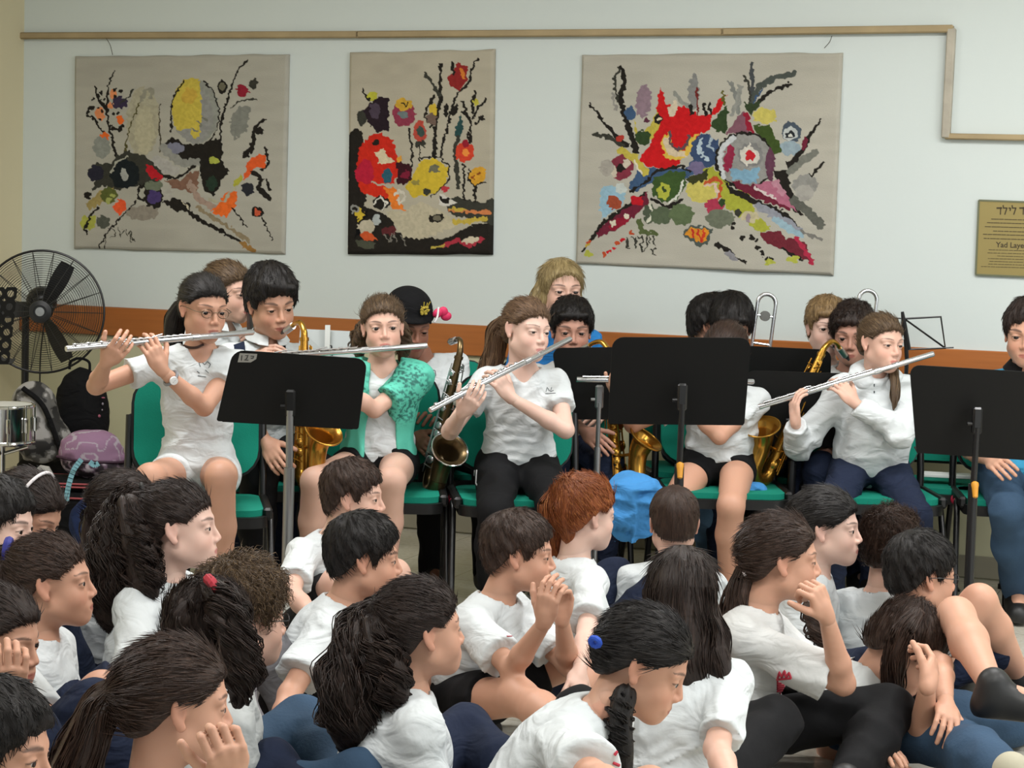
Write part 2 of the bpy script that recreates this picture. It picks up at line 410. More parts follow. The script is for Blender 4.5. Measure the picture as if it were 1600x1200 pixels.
# ------------------------------------------------------------------ tapestries (woven picture = colour per cell of the weave)
class Art:
    def __init__(s, box, W, H, bg, seed, amp=7):
        s.box=box; s.W=W; s.H=H
        (xl0,xl1),(xr0,xr1),(yt0,yt1),(yb0,yb1)=box    # edges in zoom pixels (at top/bottom or left/right)
        U,V=np.meshgrid((np.arange(W)+.5)/W,(np.arange(H)+.5)/H)
        yy=(yt0+(yt1-yt0)*U)*(1-V)+(yb0+(yb1-yb0)*U)*V; xx=(xl0+(xl1-xl0)*V)*(1-U)+(xr0+(xr1-xr0)*V)*U
        q=np.stack([xx/14,yy/14,np.full_like(xx,seed)],-1); q2=np.stack([xx/30,yy/9,np.full_like(xx,seed+9.)],-1)
        s.x=xx+amp*vnoise(q)+amp*.6*vnoise(q2); s.y=yy+amp*1.3*vnoise(q+31.)
        b=np.array(lin(bg)); n=vnoise(np.stack([U*9,V*40,U*0+seed],-1))*.05+vnoise(np.stack([U*3,V*3,U*0+seed+3],-1))*.05
        s.C=b[None,None]*(1+n[...,None]); s.W=W; s.H=H
    def put(s,m,c):
        c=np.array(lin(c)); n=1+.12*vnoise(np.stack([s.x[m]/12,s.y[m]/12,s.x[m]*0],-1)); s.C[m]=c*n[:,None]
    def e(s,cx,cy,rx,ry,c,rot=0):
        a=math.radians(rot); X=s.x-cx; Y=s.y-cy; x=X*math.cos(a)+Y*math.sin(a); y=-X*math.sin(a)+Y*math.cos(a)
        s.put((x/rx)**2+(y/ry)**2<1,c)
    def p(s,pts,c):
        m=np.zeros(s.x.shape,bool); n=len(pts)
        for i in range(n):
            (x1,y1),(x2,y2)=pts[i],pts[(i+1)%n]
            if y1==y2: continue
            cr=((s.y<y1)!=(s.y<y2))&(s.x<(x2-x1)*(s.y-y1)/(y2-y1)+x1); m^=cr
        s.put(m,c)
    def l(s,pts,w,c,w2=None):
        w2=w if w2 is None else w2; k=len(pts)-1
        for i in range(k):
            (x1,y1),(x2,y2)=pts[i],pts[i+1]; dx,dy=x2-x1,y2-y1; t=np.clip(((s.x-x1)*dx+(s.y-y1)*dy)/(dx*dx+dy*dy+1e-9),0,1)
            s.put(np.hypot(s.x-x1-t*dx,s.y-y1-t*dy)<(w+(w2-w)*(i+t)/k)/2,c)
    def build(s,corners,label,border=None):
        TL,TR,BR,BL=[onwall(*c,.022) for c in corners]; W,H=s.W,s.H
        U,V=np.meshgrid(np.linspace(0,1,W),np.linspace(0,1,H)); U=U[...,None]; V=V[...,None]
        P=(TL*(1-U)+TR*U)*(1-V)+(BL*(1-U)+BR*U)*V
        ed=np.minimum(np.minimum(U,1-U)*W,np.minimum(V,1-V)*H)[...,0]; bul=np.clip(ed/5,0,1)**.5*.012-.012+.004*vnoise(P*7)
        wob=.004*vnoise(P*9+5)*(ed<1); P=P+WN*bul[...,None]+A(0,0,1)*wob[...,None]+WN*.006*vnoise(P*3.1+9)[...,None]
        C=s.C.copy()
        if border: mk=ed<3; C[mk]=np.array(lin(border))
        n=W*H; i,j=np.meshgrid(np.arange(H-1),np.arange(W-1),indexing='ij'); b=i*W+j
        Q=np.stack([b,b+W,b+W+1,b+1],-1).reshape(-1,4)
        # back sheet and rim
        rim=np.concatenate([np.arange(W),(np.arange(1,H))*W+W-1,(H-1)*W+np.arange(W-2,-1,-1),np.arange(H-2,0,-1)*W]); R=len(rim)
        Pf=P.reshape(-1,3); Vb=Pf[rim]-WN*.010; Qr=np.stack([rim,np.roll(rim,-1),n+np.roll(np.arange(R),-1),n+np.arange(R)],1)
        Cc=np.concatenate([C.reshape(-1,3),C.reshape(-1,3)[rim]]); Cc=np.concatenate([Cc,np.ones((len(Cc),1))],1)
        m=mat('woven_wool','#999999',.95,bump=.6,bscale=330,spec=.1,attr='Col')
        return tag(mesh_np('wall_tapestry',np.concatenate([Pf,Vb]),np.concatenate([Q,Qr]),m,attrs={'Col':Cc}),label,'tapestry','woven tapestries on the back wall')
K='#26231f'; K2='#3a3a33'; OR='#e0692c'; GY='#8b8c83'; LG='#a9a89a'
t=Art(((92,85),(1268,1245),(62,50),(1110,1155)),390,345,'#aaa79b',1.)
t.e(480,420,90,190,'#a5a08a'); t.e(490,470,55,130,'#b0aa90'); t.e(770,365,128,178,'#8f9189'); t.e(760,390,105,150,'#8f8f8b')
t.p([(700,195),(790,180),(800,300),(800,400),(790,510),(755,510),(740,460),(690,470),(650,450),(640,330),(660,250)],'#c3b04c'); t.e(735,280,40,45,'#c2a246')
t.l([(705,200),(655,270),(635,350),(638,470)],9,K); t.l([(810,195),(865,250),(895,340),(900,420),(870,500),(830,540)],8,K)
for x,y,a in ((800,400,0),(775,425,0),(745,455,0)): t.l([(x,y),(x+30,y+18)],9,'#77776e')
t.l([(375,600),(400,480),(440,360),(470,300)],7,'#55502f'); t.l([(470,300),(490,250),(530,240),(520,290)],22,'#8d8b7c')
t.l([(573,330),(575,590)],9,'#4b4538'); t.l([(1055,88),(1010,120),(975,200),(950,290),(920,370),(905,480),(912,600)],9,K,14)
t.l([(315,150),(290,220),(280,330),(285,420),(310,520),(335,620)],9,K,16); t.l([(215,235),(235,300),(275,345)],12,K,20); t.e(355,315,45,30,'#3b3247'); t.l([(430,240),(395,290),(360,320)],12,K2)
for x,y,rx,ry in ((318,265,20,30),(240,375,28,38),(355,410,20,22),(262,505,25,30),(300,330,15,20)): t.e(x,y,rx,ry,OR if x in(262,355) else '#d98a5c')
for x,y in ((200,295),(245,262),(262,293),(355,255),(230,345),(255,365),(235,405),(325,240),(330,285),(320,375),(345,370)): t.e(x,y,9,9,K)
t.l([(205,345),(175,350),(170,380),(200,400),(230,440),(260,470)],12,K); t.l([(310,450),(345,470),(365,440)],18,K)
t.e(1025,250,30,35,'#8a2534'); t.l([(985,240),(1060,262)],8,'#8a2534'); t.e(915,232,24,36,K); t.e(915,230,13,20,'#6e6a58'); t.e(1085,215,22,28,K2); t.l([(960,350),(1000,310),(1100,300)],9,K2)
t.p([(960,400),(1010,335),(1065,340),(1050,470),(990,520),(960,470)],'#7f8078'); t.l([(1155,412),(1110,430),(1085,480),(1080,560),(1040,610)],12,K,30); t.e(1115,475,20,22,K)
t.e(250,560,50,60,'#8a8d85'); t.p([(165,680),(215,640),(300,650),(340,600),(400,575),(470,600),(540,640),(600,700),(560,760),(470,770),(350,790),(250,770),(190,800),(215,730)],K2)
t.e(380,705,82,82,'#1f2426'); t.l([(300,700),(330,640),(400,610)],10,LG); t.e(380,705,22,30,'#9fa09a'); t.e(215,700,45,45,'#2b2a35')
t.p([(590,540),(640,500),(720,550),(810,540),(880,515),(910,580),(800,640),(700,650),(600,600)],K); t.e(660,565,50,28,'#7b7c8c')
t.p([(520,620),(570,605),(640,650),(690,680),(660,715),(600,710),(560,670)],'#a9a6a0'); t.l([(590,560),(640,610),(700,650),(790,640)],45,'#8f8f88'); t.l([(590,720),(660,730),(730,690),(760,665)],16,K)
t.p([(500,655),(540,670),(590,720),(580,750),(520,720),(495,690)],'#b3242c'); t.p([(600,735),(700,740),(740,700),(790,690),(780,830),(720,800),(680,790),(640,780)],'#7d5e4e'); t.l([(740,760),(790,850),(900,900)],34,'#a08a7c')
t.p([(800,560),(900,520),(915,640),(960,690),(910,760),(870,830),(820,800),(795,700)],K); t.e(870,635,30,22,'#aab04e'); t.e(860,760,30,40,'#2a3a2e')
t.p([(1030,740),(1060,640),(1110,595),(1150,610),(1150,680),(1100,670),(1060,720)],'#d95b2d'); t.l([(1150,570),(1165,650),(1130,690)],14,K); t.p([(980,760),(1020,710),(1030,740),(990,800)],'#a9a640')
t.p([(860,910),(930,820),(1000,800),(990,880),(940,945),(880,930)],'#e0692c'); t.l([(850,850),(920,860),(1000,780)],12,'#a9a58e'); t.e(1055,790,30,38,'#2d2e33')
t.l([(1080,700),(1130,740),(1110,780),(1170,850),(1120,800)],22,K); t.l([(1150,740),(1170,800)],14,K); t.e(1105,920,32,28,K); t.e(1105,920,16,18,'#c1583d'); t.l([(1130,950),(1165,1030),(1185,1070)],8,K)
t.l([(970,890),(1010,960),(1050,1000)],8,K); t.p([(180,900),(160,860),(250,790),(320,770),(330,830),(250,860)],'#9b8a56'); t.e(290,820,45,45,'#5a6032'); t.e(285,850,14,16,'#9ba05a'); t.e(310,825,12,14,'#9ba05a'); t.e(170,820,22,22,K)
t.p([(310,880),(360,830),(390,890),(350,930)],'#df5a33'); t.l([(450,850),(400,900),(330,970),(270,1040),(232,1105)],10,K); t.l([(290,1000),(260,1105)],6,K); t.e(480,810,32,48,K); t.e(478,808,14,28,LG)
t.e(545,835,50,68,K); t.e(545,830,38,40,'#4a3d6b'); t.e(540,770,50,25,'#6d7462'); t.p([(580,790),(660,790),(640,850),(600,840)],'#a9a69c'); t.p([(590,860),(660,840),(740,870),(750,920),(660,910)],K); t.l([(700,860),(740,910)],10,'#c9bfa6')
t.l([(740,915),(800,965),(880,1005),(960,1050),(1040,1100)],26,K,14); t.l([(780,890),(900,970),(1060,1080)],22,'#8e8066'); t.l([(1020,1090),(1080,1135)],26,'#97713f'); t.e(480,920,90,40,'#8d867a')
t.p([(120,970),(150,935),(220,935),(210,1000),(150,1010)],'#a7a94e'); t.l([(230,880),(190,930),(150,1010),(170,1025)],11,K); t.e(258,965,38,35,'#55584e')
for p_ in ([(305,1010),(325,1010),(325,1050),(300,1050)],[(345,1000),(355,1050),(375,1010)],[(385,1010),(395,1045)],[(400,1035),(415,1020),(412,1075)],[(418,1040),(435,1075)]): t.l(p_,6,'#44433a')
t.build([(116,88),(450,84),(443,397),(114,388)],'left grey wall tapestry with a big yellow moon and orange petals')
t=Art(((48,40),(832,815),(80,58),(1155,1160)),235,330,'#aea795',2.)
t.p([(45,520),(90,480),(130,500),(130,620),(160,760),(140,900),(300,960),(300,1160),(40,1160)],K); t.p([(40,1060),(330,1040),(560,1080),(700,1000),(830,990),(830,1165),(40,1165)],K); t.p([(560,860),(640,850),(760,880),(830,850),(830,1000),(600,940)],K2)
t.p([(150,440),(130,390),(190,330),(230,310),(268,330),(270,500),(200,500)],'#2a2026'); t.e(195,390,30,45,'#4c414d'); t.e(180,310,28,22,'#b3b03f'); t.l([(130,275),(140,310),(160,330)],12,K); t.e(120,430,25,40,K2)
t.p([(90,690),(110,590),(160,520),(230,505),(290,550),(310,620),(330,690),(300,780),(200,770),(110,750)],'#c42d20'); t.e(140,720,50,70,'#b3243a'); t.e(200,560,22,18,K); t.p([(190,610),(240,590),(260,620),(300,660),(230,680)],'#cfc0a0'); t.e(262,735,28,38,'#2f5968'); t.e(325,660,14,30,'#d3963c')
t.p([(100,770),(200,780),(310,800),(300,870),(190,850),(120,820)],'#c9301f'); t.p([(240,790),(310,800),(330,860),(360,920),(290,910)],'#de7a30'); t.p([(310,660),(400,680),(390,760),(320,790)],'#3a1c22'); t.e(360,730,25,25,'#7c2438')
t.p([(350,800),(400,740),(440,650),(520,640),(590,690),(570,790),(490,840),(400,850)],'#c7ac38'); t.e(515,700,28,22,'#6c6a55'); t.e(475,820,20,18,K2); t.e(415,770,25,14,'#8f8445'); t.l([(440,640),(530,630),(590,680),(590,760),(500,850)],9,K)
t.l([(548,140),(548,330),(520,470),(515,630)],15,K,22); t.l([(465,195),(500,240),(545,300)],18,K2); t.l([(745,108),(710,160),(700,240),(640,290),(600,400),(575,510),(545,630)],13,K); t.p([(585,220),(640,130),(690,150),(690,230),(640,285),(600,260)],'#8a2b2a'); t.l([(660,170),(668,210)],20,'#cf7a35'); t.l([(610,140),(615,190)],16,K)
t.e(350,405,62,68,'#8a3a4c'); t.e(350,355,44,32,'#c39b39'); t.e(348,410,26,22,'#6b7777'); t.l([(345,345),(360,365),(372,340)],8,K); t.l([(378,480),(395,600),(400,680)],11,K)
t.e(438,500,34,58,'#b04a3d'); t.e(442,500,20,30,'#3e4f49'); t.l([(438,555),(435,650)],8,K); t.e(425,565,14,18,K2); t.e(455,565,14,18,K2); t.l([(515,310),(475,370),(465,420),(500,470)],12,K); t.e(508,390,24,40,'#c8ab3c'); t.e(500,430,25,35,'#6d5a50')
t.e(578,385,13,36,K); t.p([(640,350),(635,400),(590,425),(600,385)],K); t.p([(655,415),(668,480),(650,530),(620,520),(625,480)],'#2c4a49'); t.l([(640,530),(620,590),(640,800)],22,K2)
for p_ in ([(730,290),(715,340),(718,400)],[(665,350),(690,410),(710,440)],[(785,330),(750,360),(725,420)],[(770,420),(735,450)],[(670,400),(710,430)]): t.l(p_,15,K)
t.e(735,340,12,20,'#b8ae45'); t.l([(710,440),(705,560)],13,K); t.e(675,610,52,50,'#c9432f'); t.e(680,565,20,22,'#8f2430'); t.e(680,610,16,14,'#e08a3f'); t.l([(690,500),(700,540)],14,K); t.l([(670,670),(668,860)],12,K)
t.e(740,735,44,48,'#cc9833'); t.e(720,740,9,10,'#8a4a24'); t.e(748,725,9,10,'#8a4a24'); t.l([(700,700),(690,750),(730,785),(780,770)],10,K); t.l([(728,785),(726,870)],14,K)
t.l([(300,830),(330,810),(360,850),(330,890),(320,850)],13,'#c8c2b2'); t.e(230,880,48,36,K); t.l([(190,885),(225,850),(262,880),(240,910)],9,'#d6d2c6'); t.p([(250,920),(340,930),(440,870),(520,910),(600,960),(640,1000),(540,1040),(450,1075),(350,1060),(300,990)],'#b5ac93')
t.e(525,960,38,24,K); t.e(525,960,22,13,'#6a6555'); t.p([(535,890),(550,830),(640,880),(600,890)],'#c9c5bb'); t.p([(545,845),(600,860),(590,880),(550,870)],K); t.e(570,805,22,16,'#b23940')
t.l([(600,915),(700,925),(800,930)],18,'#c57a4c'); t.l([(620,985),(700,980),(780,965)],26,'#b9a245'); t.l([(600,910),(680,915)],12,'#b9a245'); t.l([(560,1110),(640,1080),(700,1110),(770,1075)],22,'#a13440'); t.e(710,1080,45,18,'#c9bda4'); t.l([(500,1125),(560,1110)],16,'#b3a04a')
t.e(205,970,36,42,K); t.e(205,970,24,26,'#aab0ae'); t.l([(150,930),(90,1060)],14,'#141414'); t.p([(80,920),(110,900),(140,940),(110,980)],'#c8ad3a'); t.e(85,910,26,24,'#8d8d86'); t.e(85,912,12,12,K); t.e(150,1010,45,38,'#b9b09a'); t.p([(110,1040),(160,1030),(210,1080),(140,1085)],'#c2552f')
t.p([(90,1080),(200,1090),(180,1130),(100,1110)],'#4b4d40'); t.e(275,1030,40,22,'#5a2a2c')
for p_ in ([(250,1050),(270,1090)],[(285,1045),(280,1090)],[(300,1045),(310,1085)],[(340,1060),(360,1110)]): t.l(p_,8,'#77736a')
t.build([(545,82),(772,77),(768,398),(542,397)],'narrow middle tapestry with red and yellow flowers on dark stems')
t=Art(((95,60),(1378,1330),(76,68),(1125,1168)),470,400,'#b0ac9f',3.)
BL='#3f5674'; RD='#b7202a'; YL='#b8a94a'; MR='#6a2636'; GN='#34452a'; PK='#a87784'; LB='#7c9bab'
t.l([(300,140),(265,190),(270,270),(300,340)],16,K2); t.l([(300,140),(315,210),(295,280),(310,370),(350,470),(375,560)],20,K,30); t.l([(140,325),(200,400),(270,480),(330,530)],12,K,26); t.l([(165,470),(240,490),(310,530)],20,K2); t.l([(255,280),(270,350)],18,'#8f8c85')
t.e(412,310,38,85,'#8b7680',8); t.e(345,370,28,36,BL); t.p([(360,400),(390,480),(450,420),(480,350),(520,370),(510,420),(460,500),(380,520)],YL); t.e(410,490,38,38,GN); t.e(488,398,22,24,K); t.e(490,400,10,10,'#d5c9a5'); t.e(430,405,14,14,'#5a3040')
t.e(665,260,26,90,'#7f7f7c'); t.l([(565,265),(600,310),(650,340)],22,'#8b8c84')
t.p([(385,600),(440,540),(470,470),(510,400),(470,350),(490,330),(485,290),(500,240),(525,320),(600,330),(650,350),(680,375),(740,375),(790,300),(820,270),(800,340),(750,390),(740,450),(690,480),(650,560),(560,640),(440,640)],'#c01f22')
t.e(560,350,22,42,'#c9bba3',20); t.l([(680,250),(685,370)],10,'#6c2a28'); t.l([(805,260),(815,330)],12,'#5d5a2a')
for x in (650,712,738): t.l([(x,325),(x+8,375)],15,K)
t.p([(500,500),(545,460),(560,540),(620,555),(640,490),(685,470),(650,560),(600,605),(520,590)],'#d0b04c'); t.p([(512,500),(540,480),(560,545),(620,560),(625,590),(530,575)],'#cbb99c'); t.l([(545,465),(545,520),(580,550),(625,530),(640,490)],14,'#5d4a4e')
t.p([(340,740),(380,650),(500,640),(620,640),(700,560),(780,500),(790,600),(720,650),(620,690),(480,700),(380,760)],BL); t.e(720,560,70,85,'#3a4a68'); t.l([(700,500),(690,560),(735,600)],18,'#aebdc6'); t.l([(750,490),(735,530),(760,550)],12,'#9aa9b4'); t.e(680,640,45,32,'#6f6684'); t.l([(345,760),(440,700),(480,650),(600,630),(640,660)],12,K)
t.e(300,640,60,62,'#7c3441'); t.e(300,640,20,24,K); t.e(265,660,18,28,'#c2b7a5'); t.e(330,620,16,24,'#c2b7a5'); t.e(225,640,35,42,'#9f9a90'); t.l([(300,555),(360,590),(420,660)],36,YL); t.l([(365,610),(400,660)],12,'#d3cbb4'); t.e(295,495,20,14,'#a5392f')
t.p([(200,740),(260,730),(330,770),(300,830),(200,900),(190,820)],'#8fb0c0'); t.e(265,815,35,35,'#9a4a33'); t.e(300,745,30,25,'#b9c0bb')
t.p([(460,700),(540,655),(620,660),(625,720),(580,800),(500,810),(450,770)],'#3d532c'); t.e(512,757,32,40,'#a9ac43'); t.e(512,745,12,18,'#33432a'); t.l([(610,700),(590,770),(540,820)],10,'#d0d0c4'); t.l([(460,800),(530,840),(600,800)],16,K)
t.p([(170,960),(250,890),(360,800),(430,760),(440,810),(370,880),(280,950),(180,990)],MR); t.l([(105,1055),(200,920),(300,850),(420,770)],16,K); t.e(380,805,35,25,RD); t.e(255,920,16,16,'#d5cbb5'); t.e(325,885,16,18,'#d5cbb5'); t.e(290,915,60,22,'#8d2234',-30); t.e(258,918,14,14,'#d5cbb5'); t.e(325,885,14,16,'#d5cbb5')
t.e(440,870,30,55,'#4c5444'); t.l([(440,820),(455,870),(435,910)],16,'#c9c8b6'); t.e(500,880,55,45,'#55604a'); t.e(600,870,60,55,'#5c6a4b'); t.l([(390,900),(400,960),(470,970)],20,'#55603c')
t.e(700,750,75,65,'#c0b45f'); t.p([(700,650),(760,640),(850,740),(930,760),(960,850),(1040,940),(980,960),(900,890),(830,840)],'#9fa23d'); t.p([(625,690),(740,650),(720,700),(640,720)],'#3b3d24'); t.l([(720,710),(770,690),(800,730),(780,790)],14,'#b5502f'); t.l([(725,725),(765,715),(775,760)],16,'#d0b4a5'); t.e(765,830,48,38,'#a3394e'); t.e(800,810,15,20,GN)
t.e(790,890,70,45,'#6a6f5e'); t.e(940,880,45,28,'#b7ad8c'); t.e(880,860,18,18,K2); t.e(925,890,12,22,'#8d7f86')
t.p([(740,440),(780,370),(830,330),(830,400),(820,470)],GN); t.l([(845,215),(870,280),(880,360)],24,'#7b7d78'); t.l([(890,235),(880,300),(850,370)],22,'#8a8b84'); t.p([(820,470),(880,380),(910,360),(950,460)],'#7c5560'); t.p([(905,370),(925,370),(955,465),(930,460)],'#8d2234')
t.l([(945,120),(950,220),(940,330)],20,'#45484a'); t.l([(912,180),(935,260),(930,360)],14,K2); t.l([(1150,170),(1050,195),(980,240),(940,330)],30,'#4a4f4a'); t.l([(1125,225),(1030,265),(940,350)],18,K); t.l([(1000,250),(950,320)],8,BL)
t.e(1010,380,60,38,'#c0b45f'); t.p([(900,320),(1000,310),(940,380)],'#34402a'); t.p([(950,430),(1030,420),(1070,500),(1110,560),(1060,570),(1000,520)],'#3f5027'); t.e(1135,460,50,48,'#4b5560'); t.e(1130,470,36,34,'#b7bbb8'); t.e(1130,475,20,20,'#2b2d30'); t.e(1130,480,9,9,'#c9c9c0'); t.e(1130,540,45,35,'#8fa0a8')
t.l([(1275,405),(1220,480),(1190,550),(1130,620)],12,K,34); t.l([(1205,490),(1190,540)],22,MR); t.l([(1290,605),(1240,670),(1160,700)],12,K); t.l([(1250,560),(1180,610),(1120,660)],34,'#74756c'); t.e(1200,720,60,50,'#8a8983'); t.p([(1050,650),(1110,640),(1150,800),(1190,880),(1120,830)],K)
t.e(910,600,145,140,K); t.e(912,600,132,128,'#8c8b86'); t.l([(860,490),(805,540),(790,610),(810,690)],22,'#c0c3c4'); t.e(835,590,22,70,'#8d2c44',10); t.e(1035,620,22,85,'#5f3c4c'); t.e(940,575,62,60,'#7c7b79'); t.p([(895,545),(925,540),(935,515),(955,540),(985,560),(970,620),(920,625),(890,600)],'#c9c4b8'); t.p([(910,565),(940,555),(960,570),(955,600),(915,605)],'#b82830'); t.p([(830,640),(900,650),(985,640),(970,710),(900,710),(850,690)],'#7ba0b5')
t.p([(800,700),(860,740),(960,790),(1100,850),(1180,930),(1160,940),(1060,880),(960,820),(840,760)],K); t.p([(840,700),(930,720),(1020,740),(1110,800),(1130,850),(1020,810),(900,760)],MR); t.p([(950,720),(1050,700),(1110,760),(1160,850),(1060,800)],'#a8667a'); t.l([(1060,710),(1090,760)],34,'#b07f8c'); t.l([(960,740),(1060,790)],12,'#cfc0bc')
t.l([(980,830),(1070,880),(1170,950)],40,'#8b8d95'); t.l([(1060,890),(1150,960),(1180,970)],30,'#8fa9b4'); t.l([(1180,950),(1280,995)],14,'#77756f'); t.l([(1150,800),(1210,850),(1270,915)],44,'#5e5f57'); t.e(1195,760,45,40,'#9d9a92')
t.p([(990,960),(1080,950),(1110,990),(1200,1000),(1240,1110),(1180,1080),(1060,1030),(1000,1000)],'#6a2a33'); t.l([(1160,990),(1210,1060),(1235,1110)],22,'#a52f45'); t.l([(1100,1040),(1180,1090)],16,K); t.e(1140,1090,32,20,'#a9ac4a'); t.e(1030,1105,30,14,'#a9ac4a'); t.e(130,1075,22,18,'#a9ac4a')
for x,y in ((965,1000),(945,985),(1000,1060),(975,1035),(900,990),(850,935),(1035,1085),(1010,1090),(860,915)): t.e(x,y,11,11,K)
t.p([(600,970),(640,925),(755,940),(735,1010),(690,1035),(640,1000)],'#4e5650'); t.p([(615,970),(645,935),(745,948),(725,1000),(690,1010)],'#cf8a2e'); t.l([(650,950),(660,990)],12,'#b8322a'); t.l([(680,950),(695,1000)],12,'#b8322a'); t.l([(715,955),(705,1000)],10,'#c8402a')
t.l([(775,1020),(830,1045),(860,1080),(915,1110)],26,K,10); t.e(850,1080,40,14,'#87868a',35)
for x,y,c in ((345,965,'#b04a2c'),(305,1000,RD),(280,1020,'#b04a2c'),(260,1045,RD),(235,1060,RD),(210,1075,'#b04a2c'),(130,1015,'#b04a2c'),(120,1030,'#b59a3a')): t.e(x,y,13,11,c)
for p_ in ([(325,985),(325,1040),(340,1045)],[(350,990),(370,990),(372,1045)],[(385,990),(405,985),(408,1020),(390,1025),(408,1060)],[(425,975),(425,1040),(415,1055)],[(440,985),(442,1015)],[(462,985),(465,1030)],[(445,1050),(465,1075)],[(465,1045),(450,1075)]): t.l(p_,8,K2)
t.build([(908,85),(1316,82),(1301,430),(898,412)],'large right tapestry with a bright red blot and grey oval')
# hanging strings
for (a,b,c) in (((166,60),(172,70),(176,86)),((1300,56),(1296,66),(1288,75))):
    g=MB(); g.tube(spline([onwall(*a,.03),onwall(*b,.026),onwall(*c,.016)],5),.0014,6)
    tag(g.build('hanging_string',mat('string_dark','#3b352a',.9)),'short dark string hanging from the batten above the '+('left tapestry' if a[0]<500 else 'right end of the large tapestry'),'string')
# brass plaque
P=[onwall(*c,.002) for c in ((1530,313),(1690,319),(1686,436),(1525,429))]
U_=nrm(P[1]-P[0]); 
root=empty('wall_plaque',(P[0]+P[2])/2,'brass memorial plaque engraved in two scripts at the right edge of the wall','plaque')
g=MB(); g.add(P+[p+WN*.008 for p in P],[[0,1,2,3],[7,6,5,4],[0,4,5,1],[1,5,6,2],[2,6,7,3],[3,7,4,0]]); g.build('plate',mat('brass_plate','#9a8a55',.38,metal=.35,spec=.5),root,smooth=False)
def pl(x,y): # plaque zoom px -> world
    return onwall(1500+x/8.57,300+y/8.57,.0105)
g=MB()
for a,b in zip(P,P[1:]+P[:1]):
    d=nrm(b-a); g.box((a+b)/2+WN*.008,(np.linalg.norm(b-a),.005,.007),np.stack([d,WN,np.cross(WN,d)],1))
g.build('rim',mat('plaque_rim','#6f7259',.4,metal=.4),root,smooth=False)
ink=mat('plaque_ink','#40341a',.6)
g=MB()
def strk(pts,w):
    for a,b in zip(pts[:-1],pts[1:]):
        a_=pl(*a); b_=pl(*b); d=nrm(b_-a_+1e-9); L_=np.linalg.norm(b_-a_); g.box((a_+b_)/2,(L_+w*.0009*.2,.0012,w*.00033),np.stack([d,WN,np.cross(WN,d)],1))
def dalet(x): strk([(x,215),(x+62,215)],20); strk([(x+50,205),(x+46,300)],13)
def lamed(x): strk([(x+8,180),(x+12,215),(x+60,215)],15); strk([(x+58,215),(x+30,300)],14)
dalet(495); lamed(570); strk([(655,215),(675,218),(672,250)],15); lamed(690); dalet(800); strk([(885,210),(885,245)],16)
random.seed(4)
for (y,x0,big) in ((358,420,1),(408,365,1),(462,335,1),(518,445,1),(565,310,1),(620,320,1),(770,385,0),(812,370,0),(850,500,0),(888,375,0),(925,395,0),(962,380,0),(998,285,0)):
    x=x0
    while x<1500:
        w_=random.uniform(18,60); strk([(x,y+(x-300)*.03),(x+w_,y+(x-300)*.03+1)],9 if big else 6); x+=w_+random.uniform(6,14)
g.build('engraving',ink,root,smooth=False)
cu=bpy.data.curves.new('engraved_title','FONT'); cu.body='Yad Layeled'; cu.size=.030; cu.extrude=.0006; cu.offset=.0005
to=bpy.data.objects.new('engraved_title',cu); COL.objects.link(to); bpy.context.view_layer.update()
me=bpy.data.meshes.new_from_object(to); bpy.data.objects.remove(to)
o_=pl(480,738); me.transform(Matrix([[WU[0],0,WN[0],o_[0]],[WU[1],0,WN[1],o_[1]],[WU[2],1,WN[2],o_[2]],[0,0,0,1]])); me.materials.clear(); me.materials.append(ink)
to=bpy.data.objects.new('engraved_title',me); COL.objects.link(to); attach(to,root)
# ================================================================== people
SKIN = {'fair':skin_mat('skin_fair','#cfa794','#b5665f'),'pale':skin_mat('skin_pale','#d6b3a3','#b56f69'),'tan':skin_mat('skin_tan','#c1937b','#9c5a50'),
        'olive':skin_mat('skin_olive','#b08370','#95564d'),'brown':skin_mat('skin_brown','#8f6350','#74433c')}
HAIR = {'black':hair_mat('hair_black','#15110f'),'dark':hair_mat('hair_dark','#261b16'),'brown':hair_mat('hair_brown','#33241c'),'lightbrown':hair_mat('hair_light_brown','#5a4432','#8a6d50'),
        'red':hair_mat('hair_red','#7d4222','#b4763f'),'blond':hair_mat('hair_blond','#8d7a52','#c2b083'),'boyblond':hair_mat('hair_sandy','#7a6242','#b09468'),'ash':hair_mat('hair_ash','#4e3d2c','#7f6748')}
m_eye = mat('eye_white','#b3aba4',.25); m_iris = mat('eye_iris','#1d120c',.12); 
CL = lambda n,c: cloth_mat(n,c)
WHITE = CL('cotton_white','#cbd0d1'); WARMWHITE = CL('cotton_warm_white','#c9cac8'); GREYW = CL('cotton_greyish','#b9bcba'); BLACK = mat('cloth_black','#101012',.8,bump=.3,bscale=60,spec=.2)
NAVY = CL('denim_dark','#1c2438'); DENIM = mat('denim_blue','#34495f',.85,bump=.4,bscale=120,var=.35,vscale=9,spec=.2); DENIML = mat('denim_light','#55748f',.85,bump=.4,bscale=120,var=.3,vscale=9,spec=.2)
TEAL = CL('teal_knit','#4fb39a'); SHOE = mat('shoe_black','#151515',.5); GREYT = CL('cotton_grey_dark','#77767a')
def frame(side,up):
    up=nrm(up); side=nrm(side-up*np.dot(side,up)); return side,np.cross(side,up),up
